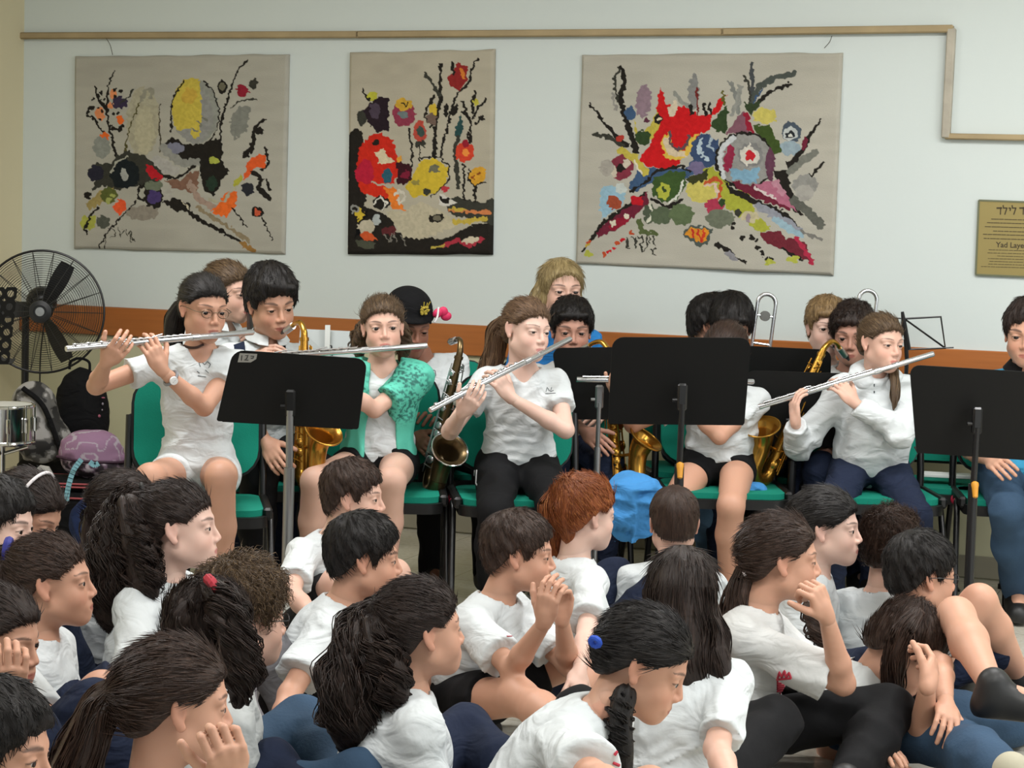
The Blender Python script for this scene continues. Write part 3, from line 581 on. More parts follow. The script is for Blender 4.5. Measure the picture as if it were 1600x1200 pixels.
def head_mesh(H,R,sc,Nb,sp):
    L=lambda x,y,z: H+R@(A(x,y,z)*sc)
    lo=np.minimum(H-.135*sc,Nb-.06); hi=np.maximum(H+.135*sc,Nb+.06); g=Grid(lo,hi,.0029*sc)
    jw=sp.get('jaw',1.0); ck=sp.get('cheek',1.0)
    E=lambda c,r,k=.02,sub=False,Rr=None: g.ell(L(*c),np.array(r)*sc,R if Rr is None else R@Rr,k*sc,sub)
    E((0,.010,.027),(.072,.091,.076)); E((0,-.022,-.030),(.0585*jw,.062,.080),.03)
    E((0,-.066,-.094),(.022*jw,.021,.017),.030); E((0,-.066,-.064),(.027,.025,.024),.025); E((0,-.010,-.075),(.046*jw,.045,.030),.03)
    for s in (-1,1):
        E((s*.033*jw,-.052,-.046),(.022*ck,.024,.023*ck),.03); g.cap(L(s*.010,-.066,-.094),L(s*.047*jw,-.004,-.064),.014*sc,.015*sc,.030*sc)
        g.cap(L(s*.012,-.080,.010),L(s*.046,-.066,.008),.007*sc,.006*sc,.018*sc)
    # nose
    g.cap(L(0,-.083,-.002),L(0,-.1010,-.038),.0060*sc,.0086*sc,.012*sc)
    for s in (-1,1): E((s*.0105,-.094,-.044),(.0068,.0085,.0062),.008)
    # sockets, lids
    for s in (-1,1):
        E((s*.031,-.094,-.009),(.019,.014,.0125),.014,True)
        E((s*.031,-.0705,-.011),(.0150,.0150,.0135),.006)
    op=sp.get('eye',.0054)*.78
    for s in (-1,1): E((s*.031,-.090,-.011),(.0138,.016,op),.0015,True)
    # mouth
    E((0,-.084,-.071),(.024,.010,.014),.014)
    lf=sp.get('pout',0)*.005
    g.cap(L(-.019,-.085,-.0705),L(0,-.0935-lf,-.0668),.0026*sc,.0042*sc,.004*sc); g.cap(L(.019,-.085,-.0705),L(0,-.0935-lf,-.0668),.0026*sc,.0042*sc,.004*sc)
    g.cap(L(-.016,-.085,-.0745),L(0,-.0915-lf,-.0775),.0028*sc,.0050*sc,.004*sc); g.cap(L(.016,-.085,-.0745),L(0,-.0915-lf,-.0775),.0028*sc,.0050*sc,.004*sc)
    for s in (-1,1): g.cap(L(0,-.1005-lf,-.0722),L(s*.021,-.092,-.0722),.0012*sc,.0008*sc,.003*sc,sub=True)
    # ears
    for s in (-1,1):
        Re=Rz(s*math.radians(-22))@Rx(math.radians(-12))
        E((s*.073,.012,-.010),(.0060,.0160,.0275),.006,False,Re); E((s*.079,.008,-.006),(.0055,.0095,.018),.004,True,Re); E((s*.0725,.004,-.037),(.005,.009,.009),.006)
    g.cap(L(0,.022,-.055),Nb,.045*sc,.048*sc,.022*sc)
    V,Q=g.mesh(); V=smooth_np(V,Q,1,.3)
    v=(V-H)@R/sc; ax=np.abs(v[:,0]); C=np.zeros((len(V),4)); C[:,3]=1
    fr=v[:,1]<-.045
    lip=1-((ax/.0215)**2+((v[:,2]+.0722)/.0086)**2); C[:,0]=np.clip(lip*3,0,1)*fr*.85
    zb=.0125+.0035*(1-((ax-.036)/.022)**2); wd=.0034*np.clip(1.25-np.abs(ax-.030)/.024,0.2,1)*sp.get('brow',1.)
    C[:,1]=np.clip(1.6-np.abs(v[:,2]-zb)/np.maximum(wd,.0008),0,1)*(ax>.012)*(ax<.054)*fr*.8
    ex=(ax-.031)/.0155; zl=-.011+op*np.sqrt(np.clip(1-ex**2,0,1)); C[:,1]=np.maximum(C[:,1],np.clip(1.5-np.abs(v[:,2]-zl-.0006)/.0016,0,1)*(np.abs(ex)<1.02)*fr*.9)
    C[:,2]=.30*np.exp(-(((ax-.038)/.02)**2+((v[:,2]+.045)/.02)**2))*fr+.30*((ax>.069)&(v[:,2]<.03))+.25*np.exp(-((ax/.012)**2+((v[:,2]+.04)/.013)**2))*fr
    # eyeballs
    pv,pq,pm=[],[],[]; n0=0; seg=14; rings=9; gz=sp.get('gaze',(0,-.1))
    gd=nrm(R@A(gz[0],-1,gz[1]))
    for s in (-1,1):
        c=L(s*.031,-.0725,-.011); r=.0122*sc; T=np.linspace(0,math.radians(95),rings); ref=nrm(np.cross(gd,A(.1,.2,1))); w2=np.cross(gd,ref)
        for i,t in enumerate(T):
            for j in range(seg):
                a=2*math.pi*j/seg; pv.append(c+r*(math.cos(t)*gd+math.sin(t)*(math.cos(a)*ref+math.sin(a)*w2)))
        for i in range(rings-1):
            for j in range(seg): pq.append([n0+i*seg+j,n0+(i+1)*seg+j,n0+(i+1)*seg+(j+1)%seg,n0+i*seg+(j+1)%seg]); pm.append(2 if i<4 else 1)
        n0+=rings*seg
    return (V,Q,C),(np.array(pv),np.array(pq),np.array(pm))
def hand_sdf(W,D,N,thumb,sc,curl,h=.003,spread=.0,fa=None,bend=(1,1,1,1)):
    """W wrist, D direction to the knuckles, N out of the palm, thumb +-1 side"""
    D=nrm(D); N=nrm(N-D*np.dot(N,D)); T=np.cross(D,N)*thumb; s=sc
    ctr=W+D*.07*s; g=Grid(ctr-.135*s,ctr+.135*s,h)
    if fa is not None: g.cap(W-nrm(W-fa)*.06,W+D*.01*s,.0215*s,.0195*s,.01)
    R=np.stack([T,N,D],1)
    g.ell(W+D*.042*s,np.array([.036,.0135,.048])*s,R,.012*s); g.ell(W+D*.030*s+T*.020*s+N*.006*s,np.array([.016,.014,.028])*s,R,.012*s); g.cap(W-D*.005*s,W+D*.03*s,.0195*s,.020*s,.015*s)
    ln=((.037,.023,.019),(.042,.027,.020),(.039,.025,.020),(.030,.019,.017))
    for i in range(4):
        x=(.027-.018*i)*s; p=W+D*(.080-.0035*abs(i-1)*(1 if i else 1))*s+T*x; a=0; dd=nrm(D+T*(.10-.07*i)*(1+spread)); r=(.0088-.0005*(i==3))*s
        g.cap(W+D*.045*s+T*x*.8,p,.0095*s,r,.008*s)
        for k in range(3):
            a+=curl*bend[i]*(1.0,1.25,.8)[k]; d2=dd*math.cos(a)-(-N)*math.sin(a); q=p+d2*ln[i][k]*s; r2=r*.92
            g.cap(p,q,r,r2,.0025*s); p=q; r=r2
    p=W+D*.018*s+T*.022*s+N*.004*s; dd=nrm(D*.72+T*.62+N*.28); a=0
    for k,(l_,r1,r2) in enumerate(((.036,.013,.0105),(.029,.0105,.0095),(.024,.0095,.0078))):
        d2=nrm(dd+(N*.5-T*.35)*curl*k*.55); q=p+d2*l_*s; g.cap(p,q,r1*s,r2*s,.004*s); p=q
    V,Q=g.mesh(); return V,Q
CAP_PULL=([-.12,-.088,-.068,-.045,-.028,.0,.03,.055,.08,.12],[.062,.060,.040,.018,.006,.012,-.020,-.055,-.075,-.08])
CAP_BOY =([-.12,-.088,-.068,-.045,-.030,-.018,.0,.03,.055,.08,.12],[.052,.050,.034,.020,-.018,-.018,.020,-.018,-.050,-.066,-.07])
CAP_LONG=([-.12,-.088,-.062,-.040,-.025,.0,.03,.12],[.060,.056,.020,-.03,-.07,-.10,-.10,-.10])
def hair_mesh(H,R,sc,hd,rng,col):
    kind=hd['kind']; L=lambda x,y,z: H+R@(A(x,y,z)*sc); th=hd.get('thick',.012); 
    chains=[]                                             # (points, radii)
    for c in hd.get('chains',()):
        pts=np.array([at(p[0],p[1],H[1]+p[2]) for p in c['pts']]); n=len(pts); r=np.interp(np.linspace(0,1,n),np.linspace(0,1,len(c['r'])),c['r'])
        t=np.linspace(0,n-1,(n-1)*6+1); sp_=spline(pts,6); rr=np.interp(t,np.arange(n),r); chains.append((sp_,rr,c))
    lo=H-.15*sc; hi=H+.15*sc
    for p,r,c in chains: lo=np.minimum(lo,(p-r[:,None]).min(0)-.02); hi=np.maximum(hi,(p+r[:,None]).max(0)+.02)
    big=(hi-lo).prod()>.02
    g=Grid(lo,hi,(.0042 if big else .0036)*sc)
    cut={'boy':CAP_BOY,'pull':CAP_PULL,'long':CAP_LONG}[kind]; dz=hd.get('dz',0); top=hd.get('top',0.)
    pole=nrm(A(*hd.get('pole',(0,.05,.09)))); c0=A(0,.005,.02)
    rough=hd.get('rough',.0025); K=hd.get('K',9.)
    def cap(P):
        v=((P-H)@R)/sc
        q=v-A(0,.012,.026); rad=A(.0735+th*.75,.0925+th,.077+th+top); k0=np.sqrt(((q/rad)**2).sum(-1)); k1=np.sqrt(((q/rad**2)**2).sum(-1))+1e-9; d=k0*(k0-1)/k1
        q=v-A(0,.040,-.030); rad=A(.060+th*.6,.054+th*.7,.062); k0=np.sqrt(((q/rad)**2).sum(-1)); k1=np.sqrt(((q/rad**2)**2).sum(-1))+1e-9; d2=k0*(k0-1)/k1
        hh=np.maximum(.03-np.abs(d-d2),0)/.03; d=np.minimum(d,d2)-hh*hh*.03*.25
        if kind=='long': 
            q=v-A(0,.022,-.05); rad=A(.083+th*.5,.072,.10); k0=np.sqrt(((q/rad)**2).sum(-1)); k1=np.sqrt(((q/rad**2)**2).sum(-1))+1e-9; d=np.minimum(d,k0*(k0-1)/k1)
        m=np.abs(d)<.02
        if m.any():
            e=v[m]-c0; n=e/(np.linalg.norm(e,axis=1)[:,None]+1e-9); an=np.arccos(np.clip(n@pole,-1,1)); u1=nrm(np.cross(pole,A(1,.1,.2))); u2=np.cross(pole,u1); az=np.arctan2(n@u2,n@u1)
            d[m]-= rough*vnoise(np.stack([np.cos(az)*K,np.sin(az)*K,an*2.2+hd.get('seed',0)],-1))*np.clip(an*2,0,1)
        zc=np.interp(v[...,1],cut[0],cut[1])+dz*(v[...,1]<-.02)
        if hd.get('part'): zc=zc+0
        jag=hd.get('jag',.004)
        zc=zc+jag*np.sin(v[...,0]*260+v[...,1]*190)*(v[...,1]<-.04)
        if kind=='pull': zc=zc+np.where(v[...,1]<-.03,np.abs(v[...,0])*.10,0)
        c=(zc-v[...,2])*.8; hh=np.maximum(.006-np.abs(d-c),0)/.006
        return (np.maximum(d,c)+hh*hh*.006*.25)*sc
    g.fn(cap,H-.145*sc,H+.145*sc)
    for f in hd.get('fringe',()):    # extra tufts, head-local capsules
        g.cap(L(*f[0]),L(*f[1]),f[2]*sc,f[3]*sc,.012*sc)
    for p,r,c in chains:
        for i in range(len(p)-1): g.cap(p[i],p[i+1],r[i]*.93,r[i+1]*.93,.006)
    V,Q=g.mesh(); 
    if chains:      # chunky locks on the tails
        Nn=vnormals(V,Q)
    v=(V-H)@R/sc; e=v-c0; n=e/(np.linalg.norm(e,axis=1)[:,None]+1e-9); an=np.arccos(np.clip(n@pole,-1,1)); u1=nrm(np.cross(pole,A(1,.1,.2))); u2=np.cross(pole,u1); az=np.arctan2(n@u2,n@u1)
    sd=rng.uniform(0,50); S=np.stack([np.cos(az)*26+sd,np.sin(az)*26,an*3.2],-1)
    if chains:
        best=np.full(len(V),1e9); P_=[]
        for ci,(p,r,c) in enumerate(chains):
            ref=nrm(A(.2,.9,.3)); T=np.gradient(p,axis=0); T/=np.linalg.norm(T,axis=1)[:,None]+1e-9; ar=np.concatenate([[0],np.cumsum(np.linalg.norm(np.diff(p,axis=0),axis=1))])
            D=np.linalg.norm(V[:,None,:]-p[None],axis=2); j=D.argmin(1); dm=D[np.arange(len(V)),j]-r[j]
            a1=np.cross(T[j],ref); a1/=np.linalg.norm(a1,axis=1)[:,None]+1e-9; a2=np.cross(T[j],a1); w_=V-p[j]
            az2=np.arctan2((w_*a2).sum(1),(w_*a1).sum(1)); s2=np.stack([np.cos(az2)*9+ci*13+sd,np.sin(az2)*9,ar[j]*14],-1)
            inh=np.linalg.norm(v-c0,axis=1)<.098
            m=(dm<best)&(dm<.006)&(~inh); S[m]=s2[m]; best=np.minimum(best,dm)
            wv=c.get('lock',.004); V=V+np.where(m[:,None], Nn*(wv*vnoise(np.stack([np.cos(az2)*2.2,np.sin(az2)*2.2,ar[j]*c.get('lockf',5)+ci],-1)))[:,None],0)
    N_=vnormals(V,Q); VV=[V];QQ=[Q];SS=[S]; off=len(V)
    def add(P,rad,k=3,base=None):
        nonlocal off
        a,b,pid,tt=tubes_np(P,rad,k); VV.append(a);QQ.append(b+off);off+=len(a); rs=rng.uniform(0,40,(len(P),3)); s=rs[pid]; s[:,2]+=tt*2; SS.append(s)
    # short strands lying over the cap
    vl=(V-H)@R/sc; rdv=(V-(H+R@(c0*sc))); rdv/=np.linalg.norm(rdv,axis=1)[:,None]+1e-9; onc=np.where((np.linalg.norm(vl-c0,axis=1)<.135)&((N_*rdv).sum(1)>.80)&(vl[:,1]>-.080))[0]
    n=int(hd.get('n',700)*1.5); 
    if len(onc)>50 and n:
        ii=rng.choice(onc,n); P0=V[ii]; Nn=N_[ii]; pw=R@pole; cw=H+R@(c0*sc); out=P0-cw; tow=pw[None]-out*((out@pw)/((out**2).sum(1)+1e-9))[:,None]; tow/=np.linalg.norm(tow,axis=1)[:,None]+1e-9
        sg=1 if kind=='pull' else -1; lf=hd.get('lift',.10); ln=hd.get('len',.026)*sc*rng.uniform(.6,1.2,n); jit=rng.normal(0,hd.get('jit',.12),(n,3)); T=sg*tow+jit; T-=Nn*(T*Nn).sum(1)[:,None]; T/=np.linalg.norm(T,axis=1)[:,None]+1e-9
        t=np.linspace(0,1,5); cv=hd.get('curl',0.)
        P=P0[:,None]-Nn[:,None]*.002+T[:,None]*(t[None,:,None]*ln[:,None,None])+Nn[:,None]*(lf*rng.uniform(.2,1.3,(n,1))*ln[:,None]*(t-.7*t**2)[None])[...,None]
        if cv: sdv=np.cross(T,Nn); ph=rng.uniform(0,6,(n,1)); P=P+sdv[:,None]*(np.sin(t[None]*7+ph)*cv*t)[...,None]+Nn[:,None]*(np.cos(t[None]*7+ph)*cv*t)[...,None]
        add(P,np.array([.0008,.0010,.0009,.0006,.0001])*sc)
    if kind=='pull':      # fine hairs at the hairline, combed back
        hl=np.where(((N_*rdv).sum(1)<.75)&(vl[:,1]<.0)&(vl[:,2]>-.01)&(np.linalg.norm(vl-c0,axis=1)<.12)&(np.linalg.norm(vl-c0,axis=1)>.075))[0]
        if len(hl)>30:
            n=420; ii=rng.choice(hl,n); P0=V[ii]; Rn=rdv[ii]; pw=R@pole; T=pw[None]-Rn*(Rn@pw)[:,None]; T/=np.linalg.norm(T,axis=1)[:,None]+1e-9; T=T+rng.normal(0,.18,(n,3)); T-=Rn*(T*Rn).sum(1)[:,None]; t=np.linspace(-.32,.9,5); ln=.026*sc*rng.uniform(.5,1.2,(n,1,1)); rr_=np.linalg.norm(P0-(H+R@(c0*sc)),axis=1)
            P=P0[:,None]+T[:,None]*(t[None,:,None]*ln)+Rn[:,None]*(.0015+.004*np.clip(t,0,1))[None,:,None]-Rn[:,None]*((t[None]*ln[:,:,0])**2/(2*rr_[:,None]))[...,None]
            add(P,np.array([.0002,.0007,.0008,.0007,.0003])*sc)
    for p,r,c in chains:
        n=int(c.get('n',140)*1.7); m=18+int(6*(c.get('wf',2)>3)); tt=np.linspace(0,1,m); fl=rng.uniform(c.get('lmin',.75),1.06,n); s=np.clip(tt[None]*fl[:,None],0,1)*(len(p)-1); i0=np.clip(s.astype(int),0,len(p)-2); f=(s-i0)[...,None]
        C=p[i0]*(1-f)+p[i0+1]*f; T=np.gradient(p,axis=0); T/=np.linalg.norm(T,axis=1)[:,None]; ref=nrm(A(.2,.9,.3)); a1=np.cross(T,ref); a1/=np.linalg.norm(a1,axis=1)[:,None]; a2=np.cross(T,a1); rr=r[i0]*(1-f[...,0])+r[i0+1]*f[...,0]
        nc=max(10,n//11); ci=rng.integers(0,nc,n); ph=rng.uniform(0,2*np.pi,nc)[ci][:,None]+rng.normal(0,.13,(n,1)); rho=rng.uniform(.74,1.10,nc)[ci][:,None]+rng.normal(0,.05,(n,1)); wa=c.get('wave',.003); wf=c.get('wf',2.); p2=rng.uniform(0,6,nc)[ci][:,None]+rng.normal(0,.25,(n,1)); fl=rng.uniform(c.get('lmin',.75),1.05,nc)[ci]+rng.normal(0,.02,n); s=np.clip(tt[None]*fl[:,None],0,1)*(len(p)-1); i0=np.clip(s.astype(int),0,len(p)-2); f=(s-i0)[...,None]; C=p[i0]*(1-f)+p[i0+1]*f; rr=r[i0]*(1-f[...,0])+r[i0+1]*f[...,0]; fz=c.get('fl',.0)
        ang=ph+.25*np.sin(tt*3+p2); rad=rr*rho*(1+fz*rng.uniform(0,1,(n,1))*tt[None]); env=np.clip(tt*4,0,1)
        P=C+a1[i0]*((np.cos(ang)*rad+wa*env*np.sin(2*np.pi*wf*tt+p2))[...,None])+a2[i0]*((np.sin(ang)*rad+wa*env*np.cos(2*np.pi*wf*tt+p2))[...,None])
        add(P,np.concatenate([np.full(m-4,.0013),[.0012,.0009,.0006,.0002]])*c.get('sw',1.))
    return np.concatenate(VV),np.concatenate(QQ),np.concatenate(SS)
NP_=0
def person(label,cat='child',h=(0,0),s=480.,sc=.95,yaw=0,pitch=0,roll=0,tyaw=None,lean=.05,side=0,seat='floor',skin='fair',hair=None,face=None,top=None,bottom=None,
           armL=None,armR=None,handL=None,handR=None,legs=None,neck=None,group=None,pz=None,bw=1.,shoes=True,tl=None,hres=.003):
    global NP_; NP_+=1; rng=np.random.default_rng(NP_*7+1)
    yr,pr,rr=[math.radians(a) for a in (yaw,pitch,roll)]; R=Rz(yr)@Rx(pr)@Ry(rr); ty=math.radians(yaw if tyaw is None else tyaw)
    H=at(h[0],h[1],F/s); fw=A(math.sin(ty),-math.cos(ty),0); sd0=A(math.cos(ty),math.sin(ty),0)
    nk=neck or (0,-.035,-.150); N=H+(sd0*nk[0]+fw*nk[1]+A(0,0,nk[2]))*sc
    # pull the neck base under the skull when the head is pitched
    N=N+(R@A(0,.02,-.055)-Rz(ty)@A(0,.02,-.055))*sc*.6
    zp=pz if pz is not None else (.11 if seat=='floor' else .53)
    P=A(N[0],N[1],zp)-fw*lean-sd0*side; P[2]=zp
    side_,fwd,up=frame(sd0,N-P); TL=np.linalg.norm(N-P); Rt=np.stack([side_,fwd,up],1)
    root=empty('person',(P[0],P[1],0),label,'person' if cat=='child' else cat,group)
    sh={}
    b=sc*bw
    for k,sg in (('L',1),('R',-1)): sh[k]=N+side_*sg*.128*b-up*.052*sc-fwd*.004
    LU,LF=.245*sc,.215*sc; J={}
    for k,sg,arm in (('L',1,armL),('R',-1,armR)):
        S=sh[k]
        if arm is None: arm=((sg*.05,.05,-.23),(-sg*.06,.20,-.07 if seat=='floor' else .02))
        if len(arm[0])==3 and abs(arm[0][0])<3 and abs(arm[0][1])<3:
            E=S+Rt@np.array(arm[0]); E=S+nrm(E-S)*LU; W=E+Rt@np.array(arm[1]); W=E+nrm(W-E)*LF
        else: E=reach(S,arm[0][0],arm[0][1],LU,arm[0][2]); W=reach(E,arm[1][0],arm[1][1],LF,arm[1][2])
        J[k]=(S,E,W)
    # legs
    LG={}
    lt,ls=.36*sc,.35*sc
    for k,sg in (('L',1),('R',-1)):
        hp=P+side_*sg*.075*b; hp[2]=P[2]+ (0 if seat=='floor' else -.01)
        sp_=(legs or {}).get(k)
        if sp_ is None:
            if seat=='floor': kn=hp+fw*.26*sc+sd0*sg*.22*sc; kn[2]=.14; an=P+fw*.27*sc-sd0*sg*.10*sc; an[2]=.06
            else: kn=hp+fw*lt+sd0*sg*.03; kn[2]=.50; an=kn-fw*.02; an[2]=.09
            fd=fw
        elif 'k' in sp_:
            kn=reach(hp,*sp_['k'][:2],lt,sp_['k'][2]); an=reach(kn,*sp_['a'][:2],ls,sp_['a'][2]); an[2]=max(an[2],.07) if seat=='floor' else .085; fd=nrm(A(*sp_.get('f',tuple(fw))))
        else:
            kn=hp+Rz(ty)@A(*sp_['ko']); kn=hp+nrm(kn-hp)*lt; an=kn+Rz(ty)@A(*sp_['ao']); an=kn+nrm(an-kn)*ls; an[2]=max(an[2],.06); fd=nrm(Rz(ty)@A(*sp_['fo'])) if 'fo' in sp_ else fw
        LG[k]=(hp,kn,an,fd)
    def torso(g,o,k=.03):
        g.ell(N-up*.125*sc,A(.122*b+o,.082*b+o,.125*sc+o),Rt,.04); g.ell(P+up*(TL*.42),A(.105*b+o,.080*b+o,TL*.34+o),Rt,.05); g.ell(P+up*.03,A(.125*b+o,.098*b+o,.10*sc+o),Rt,.05)
        for q in 'LR': g.cap(N-up*.030*sc,sh[q]-up*.004,.036*sc+o,.034*sc+o,.035)
    pts=[P,N]+[j for k in 'LR' for j in J[k]]+[j for k in 'LR' for j in LG[k][:3]]; pts=np.array(pts); lo=pts.min(0)-.19; hi=pts.max(0)+.19
    g=Grid(lo,hi,.0065); torso(g,-.004)
    g.cap(N-up*.08*sc,N+nrm(H-N)*.03*sc,.058*sc,.047*sc,.03)
    for k in 'LR':
        S,E,W=J[k]; g.cap(S,E,.037*b,.0305*b,.03); g.cap(E,E+(W-E)*.3,.0305*b,.0310*b,.012); g.cap(E+(W-E)*.3,W-(W-E)*.10,.0310*b,.0215*sc,.012)
        hp,kn,an,fd=LG[k]; g.cap(hp,kn,.072*b,.050*sc,.03); g.cap(kn,kn+(an-kn)*.35,.049*sc,.051*sc,.02); g.cap(kn+(an-kn)*.35,an,.051*sc,.030*sc,.02); g.cap(an,an+fd*.11*sc-A(0,0,.02),.032*sc,.026*sc,.02)
    BV,BQ=g.mesh(); BV=smooth_np(BV,BQ,1,.5); Ns=[(BV,BQ,None)]
    fc=face or {}
    (HV,HQ,HC),(EV,EQ,EM)=head_mesh(H,R,sc,N,fc); Ns.append((HV,HQ,HC))
    for k,hn,th in (('L',handL,-1),('R',handR,1)):
        S,E,W=J[k]; hn=hn or {}; D=nrm(W-E)
        if 'd' in hn: D=nrm(reach(W,hn['d'][0],hn['d'][1],.09*sc,hn['d'][2] if len(hn['d'])>2 else -1)-W)
        pn=A(*hn['n']) if 'n' in hn else (-(up)*.6-side_*(1 if k=='L' else -1)*.6)
        hv,hq=hand_sdf(W,D,nrm(pn),th*hn.get('flip',1),sc*.93,hn.get('curl',.45),hn.get('h',.0034),fa=E,bend=hn.get('bend',(1,1,1,1)),spread=hn.get('spread',0)); Ns.append((hv,hq,None))
    V=np.concatenate([a for a,_,_ in Ns]+[EV]); off=0; Q=[];M=[]; C=[]
    for a,q,c in Ns: Q.append(q+off); M.append(np.zeros(len(q),int)); C.append(c if c is not None else np.tile([0,0,0,1.],(len(a),1))); off+=len(a)
    Q.append(EQ+off); M.append(EM); C.append(np.tile([0,0,0,1.],(len(EV),1)))
    body=mesh_np('body',V,np.concatenate(Q),[SKIN[skin],m_eye,m_iris],root,mi=np.concatenate(M),attrs={'paint':np.concatenate(C)})
    out={'root':root,'H':H,'R':R,'sc':sc,'N':N,'P':P,'J':J,'body':body,'Rt':Rt,'up':up,'fwd':fwd,'side':side_,'LG':LG,'sh':sh}
    if hair:
        hv,hq,hs=hair_mesh(H,R,sc,hair,rng,None); out['hair']=mesh_np('hair',hv,hq,HAIR[hair['c']],root,attrs={'strand':hs})
        for (tp,tr,tc) in hair.get('ties',()):
            c=at(tp[0],tp[1],H[1]+tp[2]); dv=nrm(A(*tr[1])); q=MB(); a1=nrm(np.cross(dv,A(.1,.3,1))); a2=np.cross(dv,a1)
            q.tube([c+(math.cos(t)*a1+math.sin(t)*a2)*tr[0]*(1+.07*math.sin(9*t)) for t in np.linspace(0,2*math.pi,28,endpoint=False)],tr[2] if len(tr)>2 else .007,8,closed=True)
            q.build('hair_tie',mat('hair_tie_'+tc.lstrip('#'),tc,.7),out['hair'])
    tp=top or {}; ofs=tp.get('o',.012); mt=tp.get('m',WHITE); slv=tp.get('slv',.62)
    if not tp.get('none'):
        g=Grid(lo,hi,.0062); torso(g,ofs)
        if tp.get('belly'): g.ell(P+up*TL*.35+fwd*.03,A(.13*b,.12*b,.15*sc),Rt,.05)
        hem=tp.get('hem',.06)
        for k in 'LR':
            S,E,W=J[k]; so=tp.get('so',.013)
            if slv<=1: g.cap(S,S+(E-S)*slv*1.0,.034*b+so*.6,.039*b+so+.003,.03,cut1=1.0)
            else:
                g.cap(S,E,.040*b+so,.036*b+so,.035); g.cap(E,E+(W-E)*(slv-1),.036*b+so,.026*b+so*.8,.015,cut1=1.0)
        wr=tp.get('wr',.0095); wseed=NP_*3.7
        m=np.abs(g.d)<.022; I=np.argwhere(m); X=g.lo+I*g.h; a=(X-P)@Rt; ww=np.clip(1.2-a[:,2]/TL,.35,1)
        wp=.06*np.stack([vnoise(a*5+wseed),vnoise(a*5+wseed+7),vnoise(a*5+wseed+15)],-1); a=a+wp
        d1=1-np.minimum(np.abs(vnoise(np.stack([a[:,0]*5+a[:,2]*7+wseed,a[:,1]*6,a[:,2]*26],-1)))*2.6,1.3); d2=1-np.minimum(np.abs(vnoise(np.stack([a[:,0]*16-a[:,2]*14,a[:,1]*8+wseed,a[:,2]*9+a[:,0]*8],-1)))*2.6,1.3)
        g.d[m]-=((d1*ww+d2*.7)*wr*.75-.002).astype(np.float32)
        S_=g.sl(lo,hi); g.d[S_[0]]=np.maximum(g.d[S_[0]],((S_[1]-(P-up*hem))@(-up)).astype(np.float32))
        g.ell(N+up*.020*sc-fwd*.0,A(.060,.058,.062)*sc*tp.get('nk',1.),Rt,.006,sub=True)
        if tp.get('v'): g.cap(N+fwd*.07*sc,N+fwd*.12*sc-up*.075*sc,.045*sc,.006*sc,.004,sub=True)
        V,Q=g.mesh(); V=smooth_np(V,Q,1,.45); out['top']=mesh_np(tp.get('name','t_shirt'),V,Q,mt,root)
        if tp.get('collar'):      # polo collar: two leaves round the neck
            q=MB(); cm=tp.get('cm',mt)
            for sg in (-1,1):
                ang=np.linspace(0,math.pi*.93,16); cc=N+up*.012*sc; dirs=[side_*sg*math.sin(a)-fwd*math.cos(a) for a in ang]
                tp_=[cc+d*(.052+.006*(a/3))*sc+up*(.040-.020*a/3)*sc for d,a in zip(dirs,ang)]; lo_=[cc+d*(.078+.012*(a>2.4))*sc+up*(.010-.018*a/3)*sc for d,a in zip(dirs,ang)]
                th_=[p-up*.003-d*.003 for p,d in zip(lo_,dirs)]; ti_=[p-d*.004 for p,d in zip(tp_,dirs)]; n_=16
                q.add(tp_+lo_+th_+ti_,[[i*n_+j,i*n_+j+1,((i+1)%4)*n_+j+1,((i+1)%4)*n_+j] for i in range(4) for j in range(n_-1)]+[[0,n_,2*n_,3*n_],[n_-1,4*n_-1,3*n_-1,2*n_-1]])
            q.build('collar',cm,out['top'])
        else:
            q=MB(); 
            r=np.linspace(0,2*math.pi,30,endpoint=False); 
    bt=bottom or {'kind':'pants','m':NAVY}
    if bt['kind']!='none':
        g=Grid(lo,hi,.0065); o=.006; g.ell(P+up*.02,A(.127*b+o,.100*b+o,.11*sc),Rt,.03); S_=g.sl(lo,hi); g.d[S_[0]]=np.maximum(g.d[S_[0]],((S_[1]-(P+up*.09*sc))@up).astype(np.float32))
        cutk={'shorts':.52,'pants':None,'brief':.30,'knee':.85}[bt['kind']]
        for k in 'LR':
            hp,kn,an,fd=LG[k]
            if cutk: g.cap(hp,kn,.074*b+o,.074*b-(.024*sc)+o+.012*(bt['kind']!='brief'),.03,cut1=cutk)
            else: g.cap(hp,kn,.076*b+o,.056*sc+o,.03); g.cap(kn,kn+(an-kn)*.4,.056*sc+o,.058*sc+o,.02); g.cap(kn+(an-kn)*.4,an,.058*sc+o,.040*sc+o+bt.get('fl',0),.02)
        m=np.abs(g.d)<.02; I=np.argwhere(m); X=g.lo+I*g.h
        g.d[m]-=(.005*(1-2*np.abs(vnoise(X*A(13,13,16)+NP_)))).astype(np.float32)*(0.3 if bt['kind']=='brief' else 1)
        V,Q=g.mesh(); V=smooth_np(V,Q,1,.5); out['bottom']=mesh_np({'shorts':'shorts','pants':'trousers','brief':'shorts','knee':'shorts'}[bt['kind']],V,Q,bt['m'],root)
